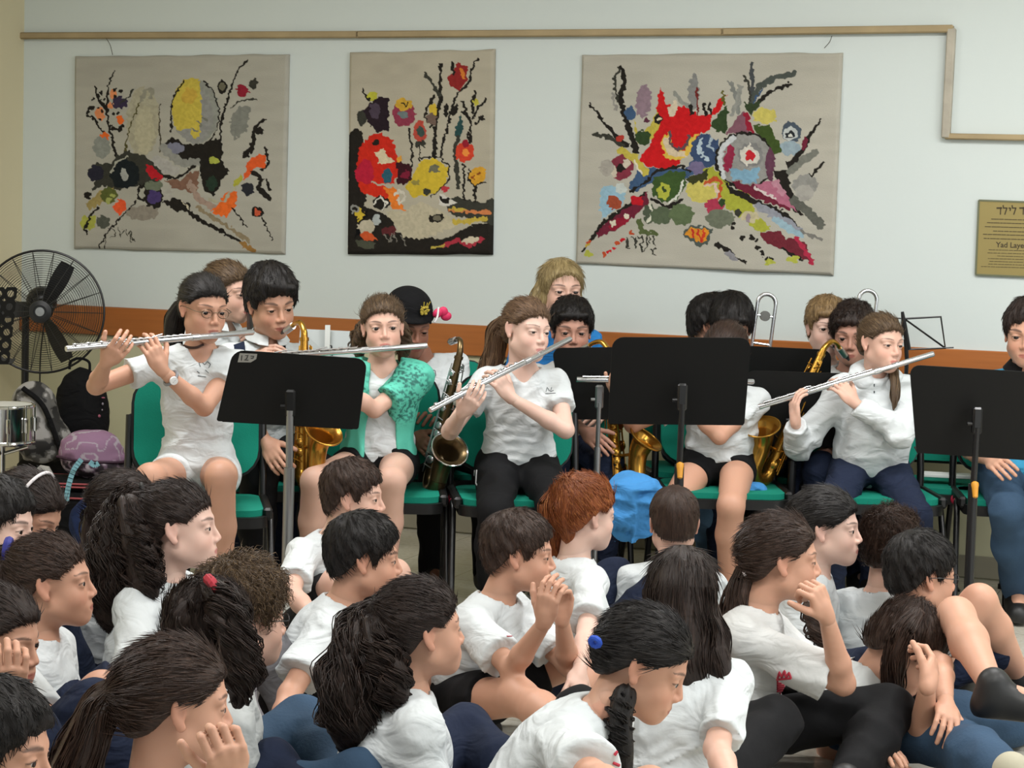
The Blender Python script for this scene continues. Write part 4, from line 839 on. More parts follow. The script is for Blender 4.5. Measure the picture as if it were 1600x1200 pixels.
    if shoes:
        for k in 'LR':
            hp,kn,an,fd=LG[k]; g=Grid(np.minimum(an,an+fd*.17)-.08,np.maximum(an,an+fd*.17)+.08,.005); bs=an-A(0,0,.045*sc)
            g.cap(an-A(0,0,.02),an+A(0,0,.02),.040*sc,.038*sc,.02); g.cap(bs-fd*.02,bs+fd*.14*sc,.036*sc,.038*sc,.03); g.cap(an,bs+fd*.10*sc+A(0,0,.01),.036*sc,.030*sc,.03)
            S_=g.sl(g.lo,g.lo+g.n*g.h); g.d[S_[0]]=np.maximum(g.d[S_[0]],((bs[2]-.026*sc)-S_[1][...,2]).astype(np.float32))
            V,Q=g.mesh()
            if len(V): mesh_np('shoe',V,Q,(shoes if shoes is not True else SHOE),root)
    return out
def glasses(o,m,r=.0185):
    H,R,sc=o['H'],o['R'],o['sc']; L=lambda x,y,z: H+R@(A(x,y,z)*sc); q=MB()
    for s in (-1,1):
        q.tube([L(s*.031+math.cos(t)*r*1.1,-.094+.004*abs(math.cos(t)),-.011+math.sin(t)*r*.8) for t in np.linspace(0,2*math.pi,26,endpoint=False)],.0012,6,closed=True)
        q.tube([L(s*(.031+r*1.1),-.090,-.008),L(s*.069,-.075,-.006),L(s*.077,-.02,-.004),L(s*.079,.012,-.006),L(s*.076,.026,-.02)],.0013,6)
    q.tube([L(-.012,-.096,-.007),L(0,-.099,-.004),L(.012,-.096,-.007)],.0012,6); return q.build('glasses',m,o['root'])
def on_surface(o,polys,w,m,name='logo',lift=.0012):
    """thin printed strokes laid on the cloth where the sight lines through these picture points meet it"""
    me=o.data; n=len(me.vertices); co=np.empty(n*3,np.float32); me.vertices.foreach_get('co',co); co=co.reshape(-1,3); f=np.empty(len(me.polygons)*4,np.int32); me.polygons.foreach_get('vertices',f)
    bv=BVHTree.FromPolygons([Vector(c) for c in co.tolist()],f.reshape(-1,4).tolist()); q=MB(); ok=False
    for pl_ in polys:
        P=[]
        for a,b in zip(pl_[:-1],pl_[1:]):
            k=max(1,int(math.hypot(b[0]-a[0],b[1]-a[1])/1.5))
            P+=[(a[0]+(b[0]-a[0])*i/k,a[1]+(b[1]-a[1])*i/k) for i in range(k)]
        P.append(pl_[-1]); W=[]
        for p in P:
            d=ray(*p); h=bv.ray_cast(Vector(CO),Vector(d))
            if h[0] is not None:
                w_=np.array(h[0])-d*lift
                if W and np.linalg.norm(w_-W[-1])>(.06 if len(pl_)>5 and w>.003 else .02): break
                W.append(w_)
        if len(W)>1: q.tube(W,w,5); ok=True
    if ok: return q.build(name,m,o)
# ================================================================== the players on chairs
PEOPLE={}
def pull(c,pole,**k): return dict(dict(kind='pull',c=c,pole=pole,thick=.008,n=420,lift=.04,len=.05,jit=.06,rough=.0015,K=14.),**k)
def boy(c,**k): return dict(dict(kind='boy',c=c,pole=(0.01,.045,.085),thick=.017,rough=.006,K=8.,n=1300,lift=.30,len=.026,jit=.30,jag=.007,top=.006),**k)
GT='players seated in the band'; GF='children sitting on the floor'
def P_(key,*a,**k): PEOPLE[key]=person(*a,**k); return PEOPLE[key]
GIRL=dict(jaw=.96,cheek=1.03,brow=.8)
BOYF=dict(jaw=1.03,brow=1.15)
P_('C1','girl in glasses and white shorts playing a flute beside the standing fan',h=(318,477),s=480,sc=.95,yaw=36,pitch=9,roll=2,tyaw=14,seat='chair',skin='tan',lean=.02,
  hair=pull('black',(0,.10,-.005),chains=[dict(pts=[(283,477,.05),(273,500,.07),(270,530,.08),(280,560,.09)],r=[.022,.034,.030,.012],n=90,wave=.002,lmin=.8)],ties=[]),face=dict(GIRL,eye=.0048,gaze=(0,-.25)),
  top=dict(v=True,slv=.50,hem=.05,m=WHITE,nk=1.08),bottom=dict(kind='brief',m=WHITE),
  armR=((150,603,-1),(166,566,-1)),handR=dict(d=(186,545,-1),n=(.5,.3,.8),curl=.55,h=.0028),armL=((319,636,-1),(252,578,-1)),handL=dict(d=(236,540,-1),n=(-.5,.6,.3),curl=.5,h=.0028),
  legs=dict(R=dict(k=(235,748,-1),a=(232,880,1)),L=dict(k=(345,745,-1),a=(345,885,1))))
glasses(PEOPLE['C1'],mat('wire_gold','#6a5a48',.3,metal=.7))
P_('C2','fair girl with pulled-back brown hair blowing a clarinet, behind the glasses girl',h=(357,452),s=420,sc=.99,yaw=62,pitch=6,tyaw=40,seat='chair',skin='fair',
  hair=pull('ash',(0,.085,.03),chains=[dict(pts=[(332,440,.05),(326,455,.07),(328,480,.07)],r=[.02,.028,.01],n=40)]),face=dict(GIRL,eye=.003,pout=.6),top=dict(collar=True,m=WHITE),armR=((340,590,-1),(395,560,-1)),armL=((420,590,1),(405,545,-1)))
P_('C3','dark-haired boy in a white polo with navy harness straps playing a saxophone',h=(424,470),s=440,sc=1.03,yaw=30,pitch=14,roll=-5,tyaw=22,seat='chair',skin='tan',
  hair=boy('black',top=.016,thick=.020,fringe=[((-.03,-.07,.075),(.04,-.085,.068),.016,.014),((-.05,-.04,.07),(.055,-.05,.07),.022,.02)]),face=dict(BOYF,eye=.0035,gaze=(0,-.35),pout=.7),top=dict(collar=True,m=WHITE,slv=.6),bottom=dict(kind='pants',m=BLACK),
  armR=((375,620,-1),(415,690,-1)),armL=((475,620,-1),(440,600,-1)))
P_('C4','girl in a turquoise sequined bolero playing a flute',h=(598,507),s=450,sc=.93,yaw=8,pitch=0,roll=-3,tyaw=6,seat='chair',skin='fair',lean=.03,
  hair=pull('ash',(0,.07,.04),thick=.011,lift=.16,jit=.2,curl=.004,chains=[dict(pts=[(568,510,.06),(560,535,.06),(562,565,.06)],r=[.026,.030,.010],n=80,wave=.010,wf=2.5,sw=.7),dict(pts=[(628,510,.06),(632,540,.06),(626,562,.06)],r=[.022,.028,.010],n=80,wave=.010,wf=2.5,sw=.7)]),
  face=dict(GIRL,eye=.0062,gaze=(.25,-.02),pout=.5),top=dict(slv=.4,hem=.06,m=WHITE,nk=1.25,v=True),bottom=dict(kind='brief',m=BLACK),
  armR=((505,640,-1),(470,590,-1)),armL=((585,640,-1),(525,600,-1)),legs=dict(R=dict(k=(492,752,-1),a=(485,870,1)),L=dict(k=(612,752,-1),a=(600,880,1))))
P_('C5','child in a black hat with a pink bow and white polo behind the turquoise bolero',h=(641,505),s=415,sc=1.0,yaw=22,pitch=16,tyaw=15,seat='chair',skin='brown',neck=(.055,-.02,-.150),side=-.10,
  hair=pull('black',(0,.09,0),thick=.010),face=dict(GIRL,eye=.003),top=dict(m=WHITE,slv=.75,hem=.06,nk=.85),bottom=dict(kind='pants',m=BLACK),armR=((615,640,-1),(650,680,-1)),armL=((712,650,-1),(685,645,-1)))
P_('C6','auburn ponytail girl in a white V-neck and black trousers playing a flute',h=(823,511),s=450,sc=.955,yaw=38,pitch=4,roll=4,tyaw=8,seat='chair',skin='pale',lean=.03,
  hair=pull('lightbrown',(-.01,.095,.012),chains=[dict(pts=[(788,500,.05),(776,520,.07),(768,560,.08),(752,600,.06),(736,630,.04)],r=[.020,.036,.036,.022,.008],n=150,wave=.004,lmin=.7)]),face=dict(GIRL,eye=.0030,gaze=(.1,-.3),cheek=1.1,brow=.5),
  top=dict(v=True,slv=.55,hem=.06,nk=1.2,m=WHITE),bottom=dict(kind='pants',m=BLACK),
  armR=((703,674,-1),(722,645,-1)),handR=dict(d=(742,622,-1),n=(.4,.3,.8),curl=.55,h=.0028),armL=((884,672,-1),(798,622,-1)),handL=dict(d=(776,590,-1),n=(-.6,.5,.2),curl=.5,h=.0028),
  legs=dict(R=dict(k=(775,800,-1),a=(768,925,1)),L=dict(k=(868,795,-1),a=(860,930,1))))
P_('C7','dark curly-haired boy looking over a music stand below the blond woman',h=(893,512),s=410,sc=.98,yaw=4,pitch=6,tyaw=8,seat='chair',skin='olive',
  hair=boy('black',thick=.018,curl=.003,fringe=[((-.045,-.075,.058),(.045,-.078,.062),.014,.012)]),face=dict(BOYF,eye=.0055),top=dict(m=GREYW,slv=.6),bottom=dict(kind='pants',m=NAVY),armR=((868,640,-1),(915,675,-1)),armL=((958,640,1),(948,600,-1)))
P_('W','blond woman in a blue top sitting at the back by the wall',cat='woman',h=(877,451),s=400,sc=1.05,yaw=16,pitch=0,tyaw=10,seat='chair',skin='fair',
  hair=dict(kind='long',c='blond',pole=(-.01,.0,.10),thick=.014,dz=.012,n=500,lift=.05,len=.05,jit=.06,rough=.002,chains=[dict(pts=[(846,440,.01),(838,470,.0),(840,505,.0)],r=[.018,.028,.022],n=90,lmin=.9),dict(pts=[(898,440,.02),(903,465,.02),(900,500,.02)],r=[.012,.016,.012],n=50,lmin=.9)]),
  face=dict(eye=.0045,brow=.8),top=dict(m=CL('cotton_blue','#2f7fc4'),slv=.9),bottom=dict(kind='pants',m=NAVY))
P_('C8','flute girl in white with bare legs, her face hidden by the large front stand',h=(1133,548),s=430,sc=.95,yaw=-32,pitch=20,tyaw=4,seat='chair',skin='tan',
  hair=pull('brown',(0,.09,.03),thick=.009,n=500),face=dict(GIRL),top=dict(slv=.55,hem=.05,m=WHITE),bottom=dict(kind='brief',m=BLACK),
  armR=((988,664,-1),(966,622,-1)),handR=dict(d=(962,600,-1),n=(.4,.3,.8),curl=.5),armL=((1124,682,-1),(1062,622,-1)),handL=dict(curl=.5),
  legs=dict(R=dict(k=(1046,800,-1),a=(1052,905,1)),L=dict(k=(1142,790,-1),a=(1136,905,1))))
P_('C9','dark-haired boy at the back turned right so only his ear shows',h=(1117,506),s=398,sc=.98,yaw=70,pitch=8,tyaw=30,seat='chair',skin='tan',hair=boy('black'),face=BOYF)
P_('C10','boy with dark hair bowing his head behind the large front stand',h=(1143,508),s=402,sc=.99,yaw=-3,pitch=22,tyaw=0,seat='chair',skin='tan',neck=(.06,-.03,-.15),hair=boy('black',thick=.020,top=.012,fringe=[((-.045,-.075,.058),(.045,-.078,.058),.016,.016)]),face=BOYF,
  top=dict(m=WHITE),bottom=dict(kind='pants',m=DENIML),legs=dict(L=dict(k=(1212,800,-1),a=(1205,880,1)),R=dict(k=(1110,800,-1),a=(1110,880,1))))
P_('C11','sandy-haired boy with a brass mouthpiece at his lips at the back',h=(1292,508),s=404,sc=.97,yaw=4,pitch=2,tyaw=5,seat='chair',skin='pale',hair=boy('boyblond',thick=.015,fringe=[((-.045,-.075,.052),(.045,-.080,.050),.013,.012)]),face=dict(BOYF,eye=.0045,brow=.5),
  top=dict(m=WHITE))
P_('C12','dark curly-haired boy with a reed mouthpiece behind the white hoodie',h=(1332,520),s=410,sc=.99,yaw=-14,pitch=8,tyaw=-8,seat='chair',skin='olive',hair=boy('dark',curl=.005,lift=.5,thick=.02,fringe=[((-.045,-.075,.058),(.045,-.078,.062),.014,.014)]),face=dict(BOYF,eye=.0055,pout=.6),
  top=dict(m=GREYW))
P_('C13','girl in a white hooded sweatshirt and dark jeans playing a flute',h=(1377,532),s=430,sc=.925,yaw=30,pitch=4,roll=3,tyaw=4,seat='chair',skin='fair',lean=.03,
  hair=pull('ash',(0,.088,.035),chains=[dict(pts=[(1392,560,.03),(1397,590,-.05),(1398,622,-.10),(1396,640,-.11)],r=[.014,.018,.014,.004],n=50,wave=.003)]),face=dict(GIRL,eye=.0040,gaze=(0,-.3),brow=.6,pout=.3),
  top=dict(name='sweatshirt',m=WHITE,slv=1.92,o=.020,so=.017,hem=.09,wr=.011,belly=True),bottom=dict(kind='pants',m=NAVY),
  armR=((1248,700,-1),(1243,660,-1)),handR=dict(d=(1240,620,-1),n=(.5,.3,.7),curl=.45,h=.0028),armL=((1408,676,-1),(1335,630,-1)),handL=dict(d=(1308,596,-1),n=(-.5,.5,.3),curl=.45,h=.0028),
  legs=dict(R=dict(k=(1302,800,-1),a=(1300,915,1)),L=dict(k=(1428,805,-1),a=(1440,920,1))))
P_('C14','boy in a blue top with black collar cut by the right edge behind the stand',h=(1605,517),s=430,sc=1.03,yaw=-18,pitch=8,tyaw=-10,seat='chair',skin='tan',hair=boy('dark',thick=.014),face=BOYF,
  top=dict(m=CL('cotton_sky','#3d92b8'),collar=True,cm=BLACK,slv=.6),bottom=dict(kind='pants',m=DENIM),legs=dict(R=dict(k=(1575,800,-1),a=(1590,915,1)),L=dict(k=(1690,800,-1),a=(1690,915,1))))
# ================================================================== the children on the floor
LK=dict(L=dict(ko=(.18,-.30,.12),ao=(-.30,-.06,-.1)),R=dict(ko=(-.18,-.30,.12),ao=(.30,-.06,-.1)))
HUG=dict(L=dict(ko=(.06,-.28,.26),ao=(0,-.14,-.33)),R=dict(ko=(-.06,-.28,.26),ao=(0,-.14,-.33)))
P_('F1','girl with a white headband bowing her head at the left edge',h=(46,798),s=597,sc=.95,yaw=72,pitch=26,tyaw=70,skin='tan',hair=pull('dark',(0,.09,-.02),thick=.011,n=700,part=True),face=GIRL,legs=HUG,bottom=dict(kind='pants',m=NAVY))
P_('F2','dark-haired boy cut off by the left edge below the drum',h=(-2,815),s=624,sc=.95,yaw=78,pitch=6,skin='pale',hair=boy('black'),face=BOYF,tyaw=80)
P_('F7','girl with a purple scrunchie mostly hidden behind the long curly ponytail',h=(196,792),s=585,sc=.93,yaw=118,pitch=0,skin='tan',hair=pull('dark',(0,.10,.01),n=600,chains=[dict(pts=[(160,782,.02),(150,805,.0),(143,840,-.02),(152,868,-.02)],r=[.024,.034,.030,.008],n=90,wave=.008)],ties=[((167,777,0),(.022,(1,.2,.1),.010),'#3d2f78')]),face=GIRL,legs=HUG)
P_('F3','girl with a blue scrunchie sitting in profile near the left edge',h=(80,903),s=700,sc=.93,yaw=96,pitch=-2,tyaw=80,skin='tan',lean=.04,hair=pull('brown',(0,.095,.040),n=700,jit=.12,lift=.08,chains=[dict(pts=[(12,862,.02),(-6,900,.0),(-4,950,-.02),(4,990,-.02)],r=[.022,.042,.040,.012],n=120,wave=.008,wf=2)],ties=[((12,862,.01),(.024,(1,.1,-.1),.011),'#27297c')]),face=GIRL,top=dict(slv=.80,o=.016),
  armR=((80,1135,-1),(118,1215,-1)),legs=HUG,bottom=dict(kind='knee',m=NAVY))
P_('F4','girl at the left edge resting her fingers on her chin',h=(-2,992),s=760,sc=.93,yaw=72,pitch=8,skin='tan',hair=pull('dark',(0,.095,.0),thick=.014,n=600),face=GIRL,armR=((-10,1130,-1),(14,1075,-1)),handR=dict(d=(20,1040,-1),n=(-.2,.6,.4),curl=.8,h=.0028),legs=HUG,tyaw=70)
P_('F5','dark-haired child in the bottom left corner seen in profile',h=(-4,1165),s=960,sc=.94,yaw=82,pitch=6,skin='tan',hair=boy('black'),face=dict(BOYF,brow=1.3),tyaw=80)
P_('F6','girl with a very long curly dark ponytail looking right',h=(279,817),s=620,sc=.99,yaw=94,pitch=-1,tyaw=72,lean=.07,skin='pale',hair=pull('dark',(0,.082,.050),n=700,lift=.06,chains=[dict(pts=[(226,770,.0),(207,778,.0),(192,812,-.01),(182,855,-.03),(176,900,-.05),(174,950,-.05),(178,985,-.05)],r=[.018,.034,.050,.060,.058,.045,.012],n=330,wave=.013,wf=5,lock=.010,lockf=12,fl=.25,sw=1.1),dict(pts=[(200,790,-.05),(215,850,-.08),(226,910,-.10),(233,970,-.10)],r=[.03,.042,.040,.012],n=150,wave=.013,wf=5,lock=.008,lockf=12,fl=.2)],ties=[((225,766,0),(.017,(1,.1,.5),.006),'#16120f')]),
  face=dict(GIRL,eye=.005,brow=1.1),top=dict(o=.018,slv=.85,so=.020,m=WHITE,hem=.08),armR=((215,1070,-1),(265,1100,-1)),legs=HUG,bottom=dict(kind='pants',m=GREYT))
P_('F10','frizzy brown-haired child in jeans and glasses seen from behind',h=(380,958),s=735,sc=.96,yaw=122,pitch=4,tyaw=110,skin='fair',hair=boy('ash',thick=.022,lift=.9,curl=.007,len=.035,jit=.6,n=1700,rough=.010,chains=[]),face=dict(BOYF,brow=.6),legs=LK,bottom=dict(kind='pants',m=DENIM),top=dict(m=GREYW))
glasses(PEOPLE['F10'],mat('frame_dark','#1a1a1c',.4))
P_('F9','girl with wavy dark hair tied by a red and white scrunchie',h=(330,985),s=800,sc=.92,yaw=128,pitch=8,tyaw=110,skin='tan',hair=pull('dark',(-.02,.05,.075),thick=.012,n=800,lift=.15,jit=.2,chains=[dict(pts=[(333,925,-.04),(350,950,-.08),(368,1000,-.10),(378,1050,-.10),(372,1100,-.10)],r=[.025,.036,.034,.034,.010],n=200,wave=.010,wf=4,lock=.008,lockf=12,fl=.2),dict(pts=[(300,930,-.05),(280,960,-.07),(268,1000,-.07)],r=[.02,.03,.02],n=80,wave=.008,wf=2)],ties=[((338,920,-.055),(.024,(.6,.2,.5),.011),'#a02030')]),face=GIRL,legs=LK,top=dict(m=WARMWHITE))
P_('F8','girl with a smooth low ponytail and her fist at her mouth, bottom left',h=(276,1091),s=900,sc=.98,yaw=112,pitch=6,tyaw=95,lean=.05,skin='tan',hair=pull('brown',(0,.098,-.012),thick=.010,n=900,len=.06,chains=[dict(pts=[(180,1074,.0),(160,1100,.0),(140,1145,-.02),(118,1200,-.03),(105,1260,-.03)],r=[.018,.032,.040,.046,.03],n=240,wave=.003,lmin=.9)],ties=[((178,1075,.0),(.020,(1,.1,.35),.007),'#15110f')]),face=dict(GIRL,cheek=1.1),
  top=dict(m=WARMWHITE),armR=((300,1290,-1),(362,1215,-1)),handR=dict(d=(352,1165,-1),n=(-.3,.5,.3),curl=1.05,h=.0026),legs=LK)
P_('F11','brown-haired boy sitting furthest back by the grey stand pole',h=(553,772),s=530,sc=.90,yaw=82,pitch=2,tyaw=48,lean=.10,neck=(-.02,-.055,-.145),skin='fair',hair=boy('brown',thick=.013),face=dict(BOYF,brow=.8,eye=.0045),top=dict(o=.015,slv=.75,m=WHITE),armR=((455,925,-1),(505,985,-1)),legs=HUG,bottom=dict(kind='knee',m=BLACK))
P_('F12','black-haired boy leaning on his straight arm beside the grey pole',h=(570,866),s=600,sc=.95,yaw=98,pitch=4,tyaw=88,lean=.12,neck=(0,-.055,-.145),skin='tan',hair=boy('black',thick=.014),face=dict(BOYF),top=dict(o=.018,slv=.72,so=.022,m=WHITE,hem=.07),armR=((452,1085,-1),(425,1180,-1)),handR=dict(n=(0,0,-1),curl=.15,h=.003),legs=HUG,bottom=dict(kind='knee',m=BLACK))
P_('F13','girl with a thick wavy black ponytail and full cheeks, bottom centre',h=(657,978),s=740,sc=.94,yaw=116,pitch=-2,tyaw=112,lean=.04,skin='tan',hair=pull('dark',(0,.088,.036),thick=.011,n=800,lift=.08,chains=[dict(pts=[(592,948,.0),(576,970,.0),(560,1020,-.03),(550,1075,-.06),(552,1130,-.07),(545,1165,-.07)],r=[.020,.042,.056,.066,.058,.02],n=380,wave=.012,wf=3.5,lock=.010,lockf=9,fl=.2,sw=1.2),dict(pts=[(585,980,-.05),(600,1030,-.08),(612,1080,-.10),(622,1120,-.10)],r=[.03,.040,.034,.01],n=160,wave=.012,wf=3.5,lock=.008,lockf=9,fl=.2,sw=1.1)],ties=[((591,946,0),(.019,(1,.1,.4),.007),'#12100f')]),
  face=dict(GIRL,cheek=1.25,jaw=1.02),bw=1.12,top=dict(o=.018,slv=.8,m=WHITE),legs=LK)
P_('F14','boy with both hands raised to his mouth and a red shirt print',h=(812,860),s=590,sc=.93,yaw=88,pitch=4,tyaw=62,lean=.07,neck=(-.02,-.055,-.145),skin='tan',hair=boy('brown',thick=.013),face=dict(BOYF,eye=.0035,brow=.9),top=dict(o=.017,slv=.74,so=.02,m=WHITE,hem=.05),
  armR=((800,1046,-1),(851,972,-1)),handR=dict(d=(858,925,-1),n=(.4,.85,.1),curl=.55,h=.0028),armL=((888,1040,-1),(878,968,-1)),handL=dict(d=(884,920,-1),n=(-.6,-.7,.1),curl=.6,h=.0028),legs=dict(R=dict(k=(812,1090,-1),a=(905,1150,-1)),L=dict(ko=(.2,-.28,.12),ao=(-.30,-.06,-.1))),bottom=dict(kind='shorts',m=BLACK))
P_('F15','red-haired girl in a loose white shirt facing away',h=(915,799),s=545,sc=.93,yaw=122,pitch=6,tyaw=118,lean=.03,skin='pale',hair=dict(kind='pull',c='red',pole=(0,.06,.06),thick=.016,dz=.0,n=900,lift=.14,len=.05,jit=.12,rough=.004,chains=[dict(pts=[(880,770,.02),(868,800,.02),(862,840,.01),(866,880,.0)],r=[.035,.045,.036,.012],n=200,wave=.006,wf=2),dict(pts=[(895,760,-.03),(885,800,-.05),(888,840,-.04)],r=[.035,.04,.02],n=100,wave=.006,wf=2)]),face=GIRL,top=dict(o=.015,slv=.82,so=.02,m=WHITE),armR=((918,985,-1),(905,1050,-1)),legs=HUG)
P_('F16','boy with cropped brown hair seen straight from behind',h=(1053,812),s=530,sc=.92,yaw=182,pitch=6,tyaw=172,skin='fair',hair=boy('brown',thick=.010,lift=.25,len=.016,rough=.003,top=0),face=BOYF,top=dict(o=.016,slv=.8,m=WHITE),legs=LK)
P_('F20','girl with low tied black hair in clear profile under the hoodie girl',h=(1292,819),s=560,sc=.94,yaw=76,pitch=2,tyaw=70,skin='pale',hair=pull('black',(0,.095,-.02),thick=.014,n=600,dz=-.004),face=dict(GIRL,eye=.0048),legs=LK)
P_('F21','girl with curly brown hair pinned up behind the boy in glasses',h=(1393,850),s=553,sc=.93,yaw=138,pitch=6,tyaw=130,skin='fair',hair=pull('brown',(-.02,.07,.06),thick=.015,n=1000,lift=.5,curl=.006,jit=.3,rough=.006,chains=[dict(pts=[(1376,815,-.03),(1368,825,-.05),(1376,838,-.05)],r=[.028,.030,.020],n=120,wave=.005,wf=2,fl=.1)]),face=GIRL,legs=LK,bottom=dict(kind='pants',m=NAVY))
P_('F22','short-haired boy in black glasses with bare knees drawn up, right side',h=(1441,893),s=576,sc=.96,yaw=106,pitch=5,tyaw=98,lean=.03,skin='tan',hair=boy('black',thick=.014),face=BOYF,top=dict(m=WHITE),
  legs=dict(R=dict(k=(1494,962,-1),a=(1552,1078,-1),f=(.93,-.3,0)),L=dict(k=(1530,940,1),a=(1594,1058,1),f=(.93,-.3,0))),bottom=dict(kind='shorts',m=BLACK),armR=((1470,1040,-1),(1478,1100,-1)))
glasses(PEOPLE['F22'],mat('frame_dark','#1a1a1c',.4),.0175)
P_('F17','girl with long straight brown hair hanging down her back',h=(1066,926),s=690,sc=.94,yaw=172,pitch=8,tyaw=175,skin='fair',hair=dict(kind='long',c='dark',pole=(0,.0,.10),thick=.014,n=700,lift=.05,len=.06,jit=.06,rough=.002,chains=[dict(pts=[(1062,920,-.05),(1064,980,-.07),(1072,1040,-.085),(1098,1095,-.09)],r=[.072,.072,.060,.02],n=300,wave=.004,lmin=.85),dict(pts=[(1095,930,-.03),(1112,990,-.06),(1122,1050,-.09),(1130,1100,-.09)],r=[.030,.034,.030,.010],n=140,wave=.006,lmin=.85)]),face=GIRL,
  top=dict(o=.018,slv=.85,m=WHITE),armR=((1120,1170,-1),(1150,1240,-1)),bottom=dict(kind='pants',m=BLACK),legs=LK)
P_('F19','girl with a white hair tie resting her chin on her fist',h=(1221,868),s=620,sc=.97,yaw=94,pitch=2,tyaw=72,lean=.06,neck=(-.01,-.055,-.145),skin='tan',hair=pull('brown',(0,.095,-.018),thick=.011,n=800,len=.06,chains=[dict(pts=[(1165,888,.0),(1155,930,.0),(1147,990,-.02),(1143,1050,-.04),(1138,1100,-.04)],r=[.020,.036,.042,.040,.012],n=220,wave=.005,wf=2),dict(pts=[(1262,950,-.04),(1275,985,-.06),(1284,1010,-.06)],r=[.018,.022,.006],n=50,wave=.010,wf=2)],ties=[((1167,884,.0),(.026,(1,.1,-.5),.009),'#d8cfd0')]),face=dict(GIRL,eye=.0045),
  top=dict(o=.019,slv=.85,so=.022,m=WARMWHITE,hem=.10,wr=.011),armR=((1318,1068,-1),(1291,962,-1)),handR=dict(d=(1272,915,-1),n=(-.5,.4,.1),curl=1.05,h=.0028),armL=((1322,1112,-1),(1352,1178,-1)),handL=dict(d=(1390,1172,-1),n=(0,-.2,-1),curl=.35,h=.0028),
  bottom=dict(kind='pants',m=BLACK),legs=dict(R=dict(k=(1388,1108,-1),a=(1320,1250,-1)),L=dict(ko=(.22,-.28,.05),ao=(-.3,-.08,-.1))))
P_('F18','girl with a long dark braid and blue tie bending forward',h=(1008,1030),s=800,sc=.94,yaw=84,pitch=26,tyaw=70,lean=.24,neck=(-.05,-.06,-.125),skin='tan',hair=pull('black',(0,.09,-.03),thick=.012,n=900,lift=.07,chains=[dict(pts=[(975,1085,-.06),(968,1120,-.08),(970,1160,-.09),(976,1210,-.09)],r=[.022,.024,.020,.014],n=50,wave=.010,wf=5,lock=.006,lockf=18)],ties=[((930,1003,-.06),(.009,(.3,.6,.3),.006),'#1f49b0')]),face=dict(GIRL,cheek=1.1),bw=1.1,
  top=dict(o=.020,slv=.88,so=.024,m=WHITE,hem=.05),armR=((925,1215,-1),(985,1245,-1)),legs=LK,bottom=dict(kind='knee',m=BLACK))
P_('F23','girl in jeans hiding her face in her hand, bottom right',h=(1418,1012),s=600,sc=1.06,yaw=74,pitch=44,tyaw=60,lean=.02,neck=(0,-.085,-.125),skin='tan',hair=pull('brown',(0,.055,.085),thick=.011,n=900,jit=.12,lift=.1,chains=[dict(pts=[(1432,958,-.08),(1412,985,-.12),(1398,1030,-.12),(1396,1075,-.10),(1402,1100,-.10)],r=[.018,.026,.028,.022,.006],n=170,wave=.004,lmin=.6,fl=.3)],ties=[((1434,957,-.075),(.014,(.3,.5,.8),.005),'#3a2a22')]),face=GIRL,
  top=dict(m=GREYW,o=.016),armR=((1438,1160,-1),(1449,1072,-1)),handR=dict(d=(1462,1030,1),n=(-.3,.6,.2),curl=.6),armL=((.03,.02,-.23),(-.20,.10,.02)),bottom=dict(kind='pants',m=DENIM),legs=dict(R=dict(k=(1490,1160,-1),a=(1580,1215,-1)),L=dict(k=(1570,1130,1),a=(1640,1190,1))),shoes=mat('canvas_cream','#a9a48f',.8))
for k,o in PEOPLE.items():
    o['root']['group']=GT if k[0] in 'CW' else GF
    print('PERSON',k,'head z %.2f'%o['H'][2],'torso %.2f'%np.linalg.norm(o['N']-o['P']),'Y %.2f'%o['H'][1])
# ================================================================== instruments, chairs, stands, bags
SILV=mat('silver_plate','#c9cacb',.22,metal=.9); SILK=mat('silver_keys','#b9babb',.28,metal=.9); BRASS=mat('brass_gold','#b98a3a',.25,metal=.9); BRASSD=mat('brass_dark','#6e5c40',.3,metal=.9)
BLK=mat('lacquer_black','#0b0b0b',.45,spec=.4); BLKM=mat('tube_black','#121213',.35,spec=.5); GREEN=mat('fabric_green','#0f7a66',.85,bump=.25,bscale=250,var=.06,vscale=30,spec=.2); GREYM=mat('tube_grey','#8f9090',.3,metal=.75)
CHR=mat('chrome','#cfd0d0',.12,metal=1.0); DESK=mat('desk_black','#0c0c0b',.6,bump=.05,bscale=400,spec=.25); YEL=mat('knob_yellow','#c98a22',.45); RED=mat('cap_red','#a2203a',.4)
